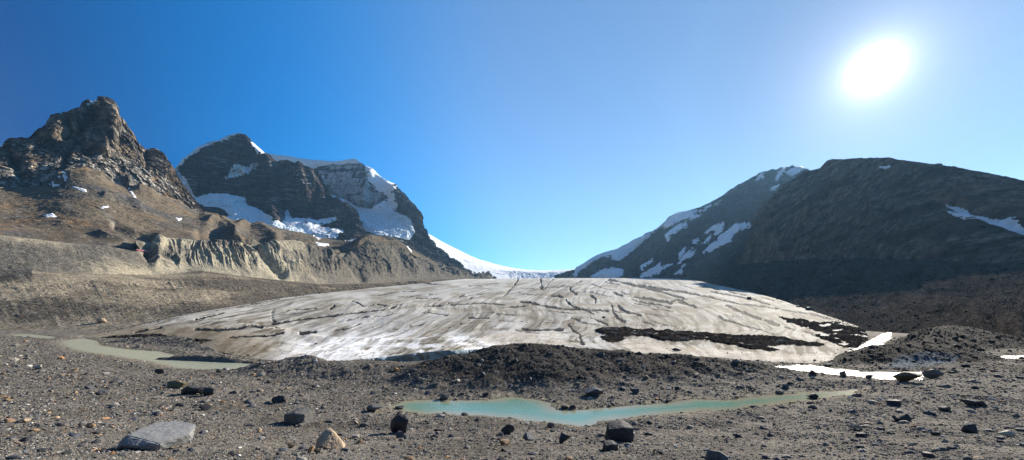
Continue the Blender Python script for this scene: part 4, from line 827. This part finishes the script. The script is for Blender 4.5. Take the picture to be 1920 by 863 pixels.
# ---- named boulders
def locate(x, y, sheet=None):
    """where the sight line through picture point (x, y) first meets the ground"""
    if sheet is None:
        j = int(np.argmin(np.abs(xcol - x))); i = int(np.argmax(gry[:, j] <= y)); return GR[i, j].copy()
    P, a, b = sheet; d = (a - x) ** 2 + (b - y) ** 2; i = np.unravel_index(np.argmin(d), d.shape); return P[i].copy()
def hull_boulder(pts, seed, rough=.035, sub=3, bev=.04):
    bm = bmesh.new()
    for p in pts: bm.verts.new(p)
    r_ = bmesh.ops.convex_hull(bm, input=bm.verts); 
    for v in [v for v in bm.verts if not v.link_faces]: bm.verts.remove(v)
    bmesh.ops.bevel(bm, geom=list(bm.edges), offset=bev, segments=2, affect='EDGES', clamp_overlap=True)
    bmesh.ops.triangulate(bm, faces=bm.faces)
    for _ in range(sub):
        L_ = [e for e in bm.edges if e.calc_length() > .12]
        if L_: bmesh.ops.subdivide_edges(bm, edges=L_, cuts=1, use_grid_fill=False); bmesh.ops.triangulate(bm, faces=bm.faces)
    V = np.array([v.co[:] for v in bm.verts]); Fc = np.array([[v.index for v in f.verts] for f in bm.faces]); bm.free()
    nrm = V / (np.linalg.norm(V, axis=1)[:, None] + 1e-6)
    V = V + nrm * (rough * ridged(V * 2.3 + seed, 4, seed))[:, None]
    return V, Fc
def rnd_pts(rs, n=16, box=.6):
    p = rs.normal(size=(n, 3)); p /= np.abs(p).max(1)[:, None] ** box * np.linalg.norm(p, axis=1)[:, None] ** (1 - box); return p * rs.uniform(.82, 1, (n, 1))
SLAB = [(-1, -.5, -.5), (-.95, .5, -.5), (.9, .6, -.5), (.8, -.7, -.5), (-.62, .72, .55), (-.45, -.62, .35), (.1, .95, .5), (.85, .85, .35), (1.15, .1, .05), (.9, -.75, -.05), (.1, -.9, -.1), (-.3, -.9, -.1), (-1, -.3, -.1)]
WEDGE = [(-1, -.5, -.6), (-.85, .4, -.5), (1.1, -.3, -.65), (.9, .4, -.6), (-1.0, -.3, .25), (-.55, .1, 1.0), (-.3, .3, 1.05), (.15, -.1, .75), (.75, -.1, .05), (-.3, -.75, -.1), (.4, -.6, -.5)]
BOXY = [(-.95, -.7, -.7), (.9, -.75, -.7), (.85, .7, -.7), (-.9, .7, -.7), (-1, -.6, .5), (-.6, .6, .85), (.35, .7, .95), (.95, .5, .75), (1.0, -.5, .55), (.2, -.85, .7), (-.7, -.8, .1)]
ROUND = None
BO = [  # x, base y, width px, height px, depth ratio, colour, shape, sink, yaw, label, category
 (266, 842, 108, 34, .9, 'slab', SLAB, .1, 0, 'large flat pale grey slab with a dark broken left end', 'boulder'),
 (614, 843, 50, 34, .8, 'sand', WEDGE, .1, .1, 'cream wedge shaped boulder, left of the black standing boulder', 'boulder'),
 (746, 814, 36, 34, .9, 'dark', 1, .08, .4, 'tall rounded black boulder below the left tip of the pond', 'boulder'),
 (1163, 829, 50, 34, .8, 'dark', BOXY, .08, .15, 'largest blocky black boulder, right of centre before the pond', 'boulder'),
 (1146, 846, 26, 16, .8, 'dark', BOXY, .1, .5, 'small black block just below the largest blocky black boulder', 'rock'),
 (1350, 872, 38, 26, .8, 'blue', 2, .2, .6, 'bluish pointed rock cut off by the bottom picture edge', 'rock'),
 (554, 795, 42, 26, .9, 'grey', BOXY, .3, -.3, 'half buried grey block with a dark right face, left of centre', 'boulder'),
 (952, 815, 26, 19, .8, 'dark', 3, .1, 0, 'squat dark boulder between the two big black boulders', 'boulder'),
 (1058, 832, 22, 16, .8, 'dark', 4, .1, .3, 'dark rock left of the largest blocky black boulder', 'rock'),
 (992, 827, 24, 14, .8, 'blue', 5, .1, .8, 'bluish low rock beside the squat dark boulder', 'rock'),
 (1033, 803, 14, 10, .8, 'grey', 6, .1, .2, 'small grey rock on bare gravel just below the pond', 'rock'),
 (947, 836, 20, 10, .8, 'tan', 7, .1, .2, 'rusty tan rock below the squat dark boulder', 'rock'),
 (326, 728, 34, 13, .8, 'olive', 8, .15, .2, 'long olive rock beside the dark cluster, left gravel', 'rock'),
 (350, 741, 28, 17, .8, 'dark', 9, .1, .9, 'leftmost block of the dark cluster in the left gravel', 'rock'),
 (370, 741, 24, 14, .8, 'dark', 10, .1, .4, 'middle block of the dark cluster in the left gravel', 'rock'),
 (389, 743, 24, 15, .8, 'dark', 11, .1, .1, 'rightmost block of the dark cluster in the left gravel', 'rock'),
 (520, 756, 26, 13, .8, 'dark', 12, .2, .1, 'dark sunken rock on the slope above the half buried grey block', 'rock'),
 (135, 699, 15, 8, .8, 'sand', 13, .1, .1, 'orange tinted rock high in the left gravel', 'rock'),
 (149, 801, 18, 10, .8, 'grey', 14, .1, .1, 'smooth grey cobble left of the orange cobble', 'rock'),
 (166, 803, 14, 9, .8, 'tan', 15, .1, .1, 'bright orange cobble in the left foreground', 'rock'),
 (44, 793, 13, 7, .8, 'sand', 16, .1, .1, 'peach coloured cobble near the left picture edge', 'rock'),
 (67, 698 - 5, 16, 8, .8, 'pale', 17, .1, .1, 'pale flat rock among dark stones at the far left', 'rock'),
 (296, 702, 13, 10, .8, 'dark', 18, .1, .1, 'lone small black rock on fine gravel under the left stream', 'rock'),
 (382, 770, 18, 11, .8, 'dark', 19, .1, .1, 'pyramid shaped dark rock below the dark cluster', 'rock'),
 (667, 796, 10, 7, .8, 'sand', 20, .1, .1, 'small orange rock left of the tall rounded black boulder', 'rock'),
 (545, 841, 15, 11, .8, 'sand', 21, .1, .1, 'pinkish cobble left of the cream wedge shaped boulder', 'rock'),
 (580, 851, 12, 14, .8, 'tan', 22, .1, .1, 'reddish upright stone touching the cream wedge shaped boulder', 'rock'),
 (593, 851, 12, 9, .8, 'olive', 23, .1, .1, 'olive cobble in front of the cream wedge shaped boulder', 'rock'),
 (749, 821, 16, 12, .8, 'blue', 24, .1, .5, 'bluish stone leaning against the tall rounded black boulder', 'rock'),
 (699, 774, 34, 12, .8, 'grey', 25, .1, .1, 'grey low outcrop at the left tip of the pond', 'rock'),
 (748, 768, 16, 6, .8, 'dark', 26, .1, .1, 'dark stone in the shallows at the left tip of the pond', 'rock'),
 (834, 752, 20, 12, .8, 'grey', 27, .1, .1, 'grey rock on the far pond shore, left part', 'rock'),
 (832, 757, 10, 5, .8, 'dark', 28, .1, .1, 'small dark stone standing in the pond near its far shore', 'rock'),
 (1059, 768, 14, 6, .8, 'dark', 29, .1, .1, 'dark stone on the small spit reaching into the pond', 'rock'),
 (1074, 767, 13, 7, .8, 'dark', 30, .1, .1, 'second dark stone on the spit, to its right end', 'rock'),
 (1115, 745, 36, 16, .8, 'blue', 31, .2, .1, 'broad bluish boulder embedded in the till heap behind the pond', 'boulder'),
 (1190, 738, 16, 10, .8, 'blue', 32, .1, .1, 'small bluish boulder above the middle of the pond', 'boulder'),
 (1528, 749, 18, 10, .8, 'dark', 33, .1, .1, 'dark conical rock standing in the right end of the pond', 'rock'),
 (1722, 719, 46, 20, .9, 'olive', 34, .15, .2, 'large brown boulder beside the glaring stream', 'boulder'),
 (1756, 711, 26, 18, .9, 'grey', 35, .1, .2, 'grey boulder behind the large brown boulder by the stream', 'boulder'),
 (1698, 793, 27, 15, .8, 'dark', 36, .08, .1, 'black humped boulder in the middle of the right gravel', 'boulder'),
 (1824, 813, 30, 18, .8, 'dark', 37, .08, .1, 'dark round boulder with a grey top, right foreground', 'boulder'),
 (1895, 820, 22, 11, .8, 'white', 38, .08, .1, 'whitish yellow stone near the right picture edge', 'rock'),
 (1612, 806, 28, 9, .8, 'pale', 39, .05, .1, 'flat white topped stone in the right gravel', 'rock'),
 (1617, 821, 18, 8, .8, 'dark', 40, .1, .1, 'black flat stone below the flat white topped stone', 'rock'),
 (1777, 772, 21, 9, .8, 'grey', 41, .1, .1, 'grey low rock above the dark round boulder', 'rock'),
 (1826, 763, 24, 11, .8, 'blue', 42, .1, .1, 'left one of two touching dark rocks at the far right', 'rock'),
 (1844, 763, 18, 10, .8, 'dark', 43, .1, .1, 'right one of two touching dark rocks at the far right', 'rock'),
 (1682, 761, 26, 10, .8, 'dark', 44, .15, .1, 'dark low rock above the black humped boulder', 'rock'),
 (1747, 859, 22, 9, .8, 'dark', 45, .1, .1, 'dark flat stone at the bottom edge, right side', 'rock'),
 (1640, 757, 16, 6, .8, 'pale', 46, .1, .1, 'pale flat stone right of the pond end', 'rock'),
 (1634, 712, 12, 9, .8, 'dark', 47, .1, .1, 'small dark rock on the near bank of the glaring stream', 'rock'),
 (1527, 706, 14, 10, .8, 'dark', 48, .1, .1, 'dark rock at the left end of the glaring stream', 'rock'),
 (1585, 707, 12, 10, .8, 'grey', 49, .1, .1, 'grey rock on the stream bank left of the small dark rock', 'rock'),
 (188, 614, 14, 10, .8, 'sand', 50, .1, .1, 'tan block at the foot of the left moraine slope', 'boulder'),
]
SHAPES = {'a': SLAB}
for x, y, w_, h_, dr, ck, shp, sink, yaw, lab, cat in BO:
    rs2 = np.random.RandomState(500 + (shp if isinstance(shp, int) else int(x)))
    pts = shp if isinstance(shp, list) else rnd_pts(rs2, 15)
    V, Fc = hull_boulder(pts, int(x) % 97, .035 if w_ < 30 else .05, 2 if w_ < 30 else 4)
    if y == 614: P = locate(x, 606, (BENCH.Q, *proj(BENCH.Q)))
    else: P = locate(x, min(y, 872))
    mpp = P[1] / F
    ext_ = (V.max(0) - V.min(0)) / 2; V = (V - (V.max(0) + V.min(0)) / 2) / ext_
    c_, s_ = math.cos(yaw * .5), math.sin(yaw * .5)
    V = V * np.array([w_ / 2 * mpp, w_ / 2 * mpp * dr, h_ / 2 * mpp * (1 + sink)])
    V = np.stack([V[:, 0] * c_ - V[:, 1] * s_, V[:, 0] * s_ + V[:, 1] * c_, V[:, 2]], 1)
    o = link('boulder' if cat == 'boulder' else 'rock', mesh_np('rock', V, Fc, SM[ck]))
    o.location = (P[0], P[1] + w_ / 2 * mpp * dr * .6, P[2] + h_ / 2 * mpp * (1 - 1.1 * sink))
    tag(o, lab, cat, 'thing')
gsh = (GQ, *proj(GQ))
for x, y, w_, h_, ck, lab in ((1404, 563, 7, 7, 'dark', 'dark pointed boulder on the glacier edge, left of the dark cube'), (1516, 583, 9, 8, 'dark', 'dark cube shaped boulder perched on the right glacier edge'), (1497, 577, 7, 4, 'dark', 'low dark boulder on the glacier edge just left of the dark cube'),
                          (1387, 650, 11, 8, 'grey', 'grey block lying on pale snow below the dark debris band'), (1269, 659, 18, 7, 'dark', 'dark heap of stones on pale snow low on the glacier'), (190, 616, 1, 1, 'tan', '')):
    if not lab: continue
    rs2 = np.random.RandomState(int(x)); V, Fc = hull_boulder(BOXY if 'cube' in lab else rnd_pts(rs2, 13), 5, .05, 2)
    P = locate(x, y - 1, gsh); mpp = P[1] / F; V = V * np.array([w_, w_, h_]) * mpp / 2
    o = link('boulder', mesh_np('rock', V, Fc, SM[ck])); o.location = (P[0], P[1], P[2] + h_ * mpp * .35); tag(o, lab, 'boulder', 'thing')
print('stones', round(time.time() - T0, 1))

# ---------------------------------------------------------------- three coaches on the moraine road
def flat(name, col, rough=.4):
    m, n, b = nt(name); t = tex(n, 'ShaderNodeTexNoise', .8, Detail=4.0)
    cr = N(n, 'ShaderNodeMix', data_type='RGBA'); cr.inputs[6].default_value = (*[x * .85 for x in col], 1); cr.inputs[7].default_value = (*col, 1); n.links.new(t.outputs['Fac'], cr.inputs[0]); n.links.new(cr.outputs[2], b.inputs['Base Color'])
    b.inputs['Roughness'].default_value = rough; return m
CM = {k: flat('coach_' + k, c) for k, c in (('red', (.6, .03, .03)), ('white', (.8, .8, .8)), ('glass', (.03, .04, .05)), ('tyre', (.03, .03, .03)))}
def bx(bm, c, s):
    r_ = bmesh.ops.create_cube(bm, size=1)
    for v in r_['verts']: v.co = Vector((v.co.x * s[0] + c[0], v.co.y * s[1] + c[1], v.co.z * s[2] + c[2]))
def part(name, f, mat, parent):
    bm = bmesh.new(); f(bm); me = bpy.data.meshes.new(name); bm.to_mesh(me); bm.free(); me.materials.append(mat); return link(name, me, parent)
def wheel(bm, x, y):
    bmesh.ops.create_cone(bm, cap_ends=True, segments=16, radius1=.75, radius2=.75, depth=.5)
    for v in bm.verts: v.co = Vector((v.co.x + x, v.co.z + y, v.co.y + .75))
def bevbox(bm, c, s, o=.12):
    bx(bm, c, s); bmesh.ops.bevel(bm, geom=list(bm.edges), offset=o, segments=2, affect='EDGES')
wsh = (WALL.Q, *proj(WALL.Q))
for k, (x, y, lab, cat_) in enumerate(((262, 472.5, 'leftmost of the three red and white coaches on the moraine road', 'coach'), (273, 474.5, 'middle one of the three red and white coaches on the moraine road', 'coach'), (285, 477, 'rightmost of the three red and white coaches on the moraine road', 'coach'))):
    P = locate(x, y, wsh)
    e = bpy.data.objects.new('coach', None); COL.objects.link(e); e.location = (P[0] + 2.5, P[1] - 1.5, P[2] + .9); e.rotation_euler = (0, 0, math.radians(72)); e.scale = (1.15, 1.15, 1.15)
    tag(e, lab, cat_, 'thing', 'red and white coaches parked on the moraine road')
    part('body', lambda bm: bevbox(bm, (0, 0, 1.7), (12, 2.6, 1.3)), CM['red'], e)
    part('upper_body', lambda bm: bevbox(bm, (0, 0, 2.95), (11.9, 2.5, 1.15)), CM['white'], e)
    part('roof', lambda bm: bevbox(bm, (-.2, 0, 3.7), (11.2, 2.3, .3)), CM['red'], e)
    part('window', lambda bm: [bx(bm, (-4.6 + 1.85 * i, -1.27, 3.0), (1.6, .04, .7)) for i in range(6)], CM['glass'], e)
    part('windscreen', lambda bm: bx(bm, (5.97, 0, 2.9), (.05, 2.1, .9)), CM['glass'], e)
    for wx_ in (-4, 1.2, 4):
        for wy_ in (-1.15, 1.15): part('wheel', lambda bm: wheel(bm, wx_, wy_), CM['tyre'], e)

# ---------------------------------------------------------------- light, sky, air, camera
SUN_AZ = math.atan2(1640 - CX, F); SUN_EL = math.atan2(CY - 130, math.hypot(1640 - CX, F))
sd_ = Vector((math.sin(SUN_AZ) * math.cos(SUN_EL), math.cos(SUN_AZ) * math.cos(SUN_EL), math.sin(SUN_EL)))
L = bpy.data.lights.new('sun', 'SUN'); L.energy = 5.0; L.angle = math.radians(.53); L.color = (1, .91, .78)
lo = bpy.data.objects.new('sun', L); COL.objects.link(lo); lo.rotation_euler = sd_.to_track_quat('Z', 'Y').to_euler(); lo.location = (0, 0, 50)
w = bpy.data.worlds.new('World'); sc.world = w; w.use_nodes = True; n = w.node_tree
for x in list(n.nodes): n.nodes.remove(x)
sk_ = N(n, 'ShaderNodeTexSky', sky_type='NISHITA', sun_disc=False, sun_elevation=SUN_EL, sun_rotation=SUN_AZ, altitude=2000, air_density=1.3, dust_density=1.0, ozone_density=3.5)
hs = N(n, 'ShaderNodeHueSaturation'); hs.inputs['Saturation'].default_value = 1.0; n.links.new(sk_.outputs[0], hs.inputs['Color'])
bg = N(n, 'ShaderNodeBackground'); bg.inputs['Strength'].default_value = .06
# the blazing disc and its aureole, by angle from the sun
tc = N(n, 'ShaderNodeTexCoord'); dp = N(n, 'ShaderNodeVectorMath', operation='DOT_PRODUCT'); dp.inputs[1].default_value = sd_
nrm = N(n, 'ShaderNodeVectorMath', operation='NORMALIZE'); n.links.new(tc.outputs['Generated'], nrm.inputs[0]); n.links.new(nrm.outputs[0], dp.inputs[0])
ac = N(n, 'ShaderNodeMath', operation='ARCCOSINE'); n.links.new(dp.outputs['Value'], ac.inputs[0])
dg_ = N(n, 'ShaderNodeMath', operation='MULTIPLY'); dg_.inputs[1].default_value = 57.2958; n.links.new(ac.outputs[0], dg_.inputs[0])
# clear air: deep blue away from the sun, paler towards it
mrk = N(n, 'ShaderNodeMath', operation='DIVIDE'); mrk.inputs[1].default_value = 100; n.links.new(dg_.outputs[0], mrk.inputs[0])
ramp = N(n, 'ShaderNodeValToRGB'); ramp.color_ramp.interpolation = 'B_SPLINE'
stops = ((0, (.72, .78, .84)), (.08, (.53, .66, .78)), (.17, (.70, .90, .99)), (.40, (1.15, 1.34, 1.42)), (.52, (.55, 1.26, 1.65)), (.64, (.03, 1.0, 1.65)), (.76, (.0, .66, 1.2)), (.86, (.0, .28, .65)), (.93, (.3, .45, .7)), (1.0, (.85, .8, .8)))
els = ramp.color_ramp.elements
while len(els) > 1: els.remove(els[-1])
for i_, (p_, c_) in enumerate(stops):
    e_ = els[0] if i_ == 0 else els.new(p_)
    e_.position = p_; e_.color = (*[v / 3 for v in c_], 1)
n.links.new(mrk.outputs[0], ramp.inputs[0])
t3 = N(n, 'ShaderNodeVectorMath', operation='SCALE'); t3.inputs['Scale'].default_value = 3.0; n.links.new(ramp.outputs[0], t3.inputs[0])
mulc = N(n, 'ShaderNodeVectorMath', operation='MULTIPLY'); n.links.new(hs.outputs[0], mulc.inputs[0]); n.links.new(t3.outputs[0], mulc.inputs[1]); n.links.new(mulc.outputs[0], bg.inputs['Color'])
sq = N(n, 'ShaderNodeMath', operation='DIVIDE'); sq.inputs[1].default_value = .92; n.links.new(dg_.outputs[0], sq.inputs[0])
pw = N(n, 'ShaderNodeMath', operation='POWER'); pw.inputs[1].default_value = 2.4; n.links.new(sq.outputs[0], pw.inputs[0])
p1 = N(n, 'ShaderNodeMath', operation='ADD'); p1.inputs[1].default_value = 1; n.links.new(pw.outputs[0], p1.inputs[0])
iv = N(n, 'ShaderNodeMath', operation='DIVIDE'); iv.inputs[0].default_value = 2.6; n.links.new(p1.outputs[0], iv.inputs[1])
bg2 = N(n, 'ShaderNodeBackground'); bg2.inputs['Color'].default_value = (1, .985, .95, 1); n.links.new(iv.outputs[0], bg2.inputs['Strength'])
ad = N(n, 'ShaderNodeAddShader'); n.links.new(bg.outputs[0], ad.inputs[0]); n.links.new(bg2.outputs[0], ad.inputs[1])
wo = N(n, 'ShaderNodeOutputWorld'); n.links.new(ad.outputs[0], wo.inputs['Surface'])

HAZE = 2.0e-5
if HAZE:
    bm = bmesh.new(); bx(bm, (0, 3200, 1155), (9600, 7900, 2330)); me = bpy.data.meshes.new('haze'); bm.to_mesh(me); bm.free()
    m = bpy.data.materials.new('haze'); m.use_nodes = True; q = m.node_tree; q.nodes.remove(q.nodes['Principled BSDF'])
    pv = N(q, 'ShaderNodeVolumePrincipled'); pv.inputs['Density'].default_value = HAZE; pv.inputs['Color'].default_value = (.30, .6, .95, 1); pv.inputs['Anisotropy'].default_value = .35
    q.links.new(pv.outputs[0], q.nodes['Material Output'].inputs['Volume']); me.materials.append(m)
    hz = link('haze', me); tag(hz, 'thin blue mountain air', 'haze', 'stuff')

cam = bpy.data.cameras.new('camera'); co = bpy.data.objects.new('camera', cam); COL.objects.link(co)
cam.sensor_width = 36; cam.lens = 36 * F / 1920; cam.shift_y = (CY - 431.5) / 1920; cam.clip_start = .3; cam.clip_end = 40000
co.location = (0, 0, 0); co.rotation_euler = (math.pi / 2, 0, 0); sc.camera = co
sc.view_settings.view_transform = 'Standard'; sc.view_settings.look = 'None'; sc.view_settings.exposure = 1.12; sc.view_settings.gamma = 1
sc.render.engine = 'CYCLES'; sc.cycles.use_denoising = True; sc.cycles.max_bounces = 4; sc.cycles.diffuse_bounces = 2; sc.cycles.glossy_bounces = 2; sc.cycles.volume_bounces = 0
sc.cycles.volume_step_rate = 1; sc.cycles.sample_clamp_indirect = 4
print('total', round(time.time() - T0, 1))
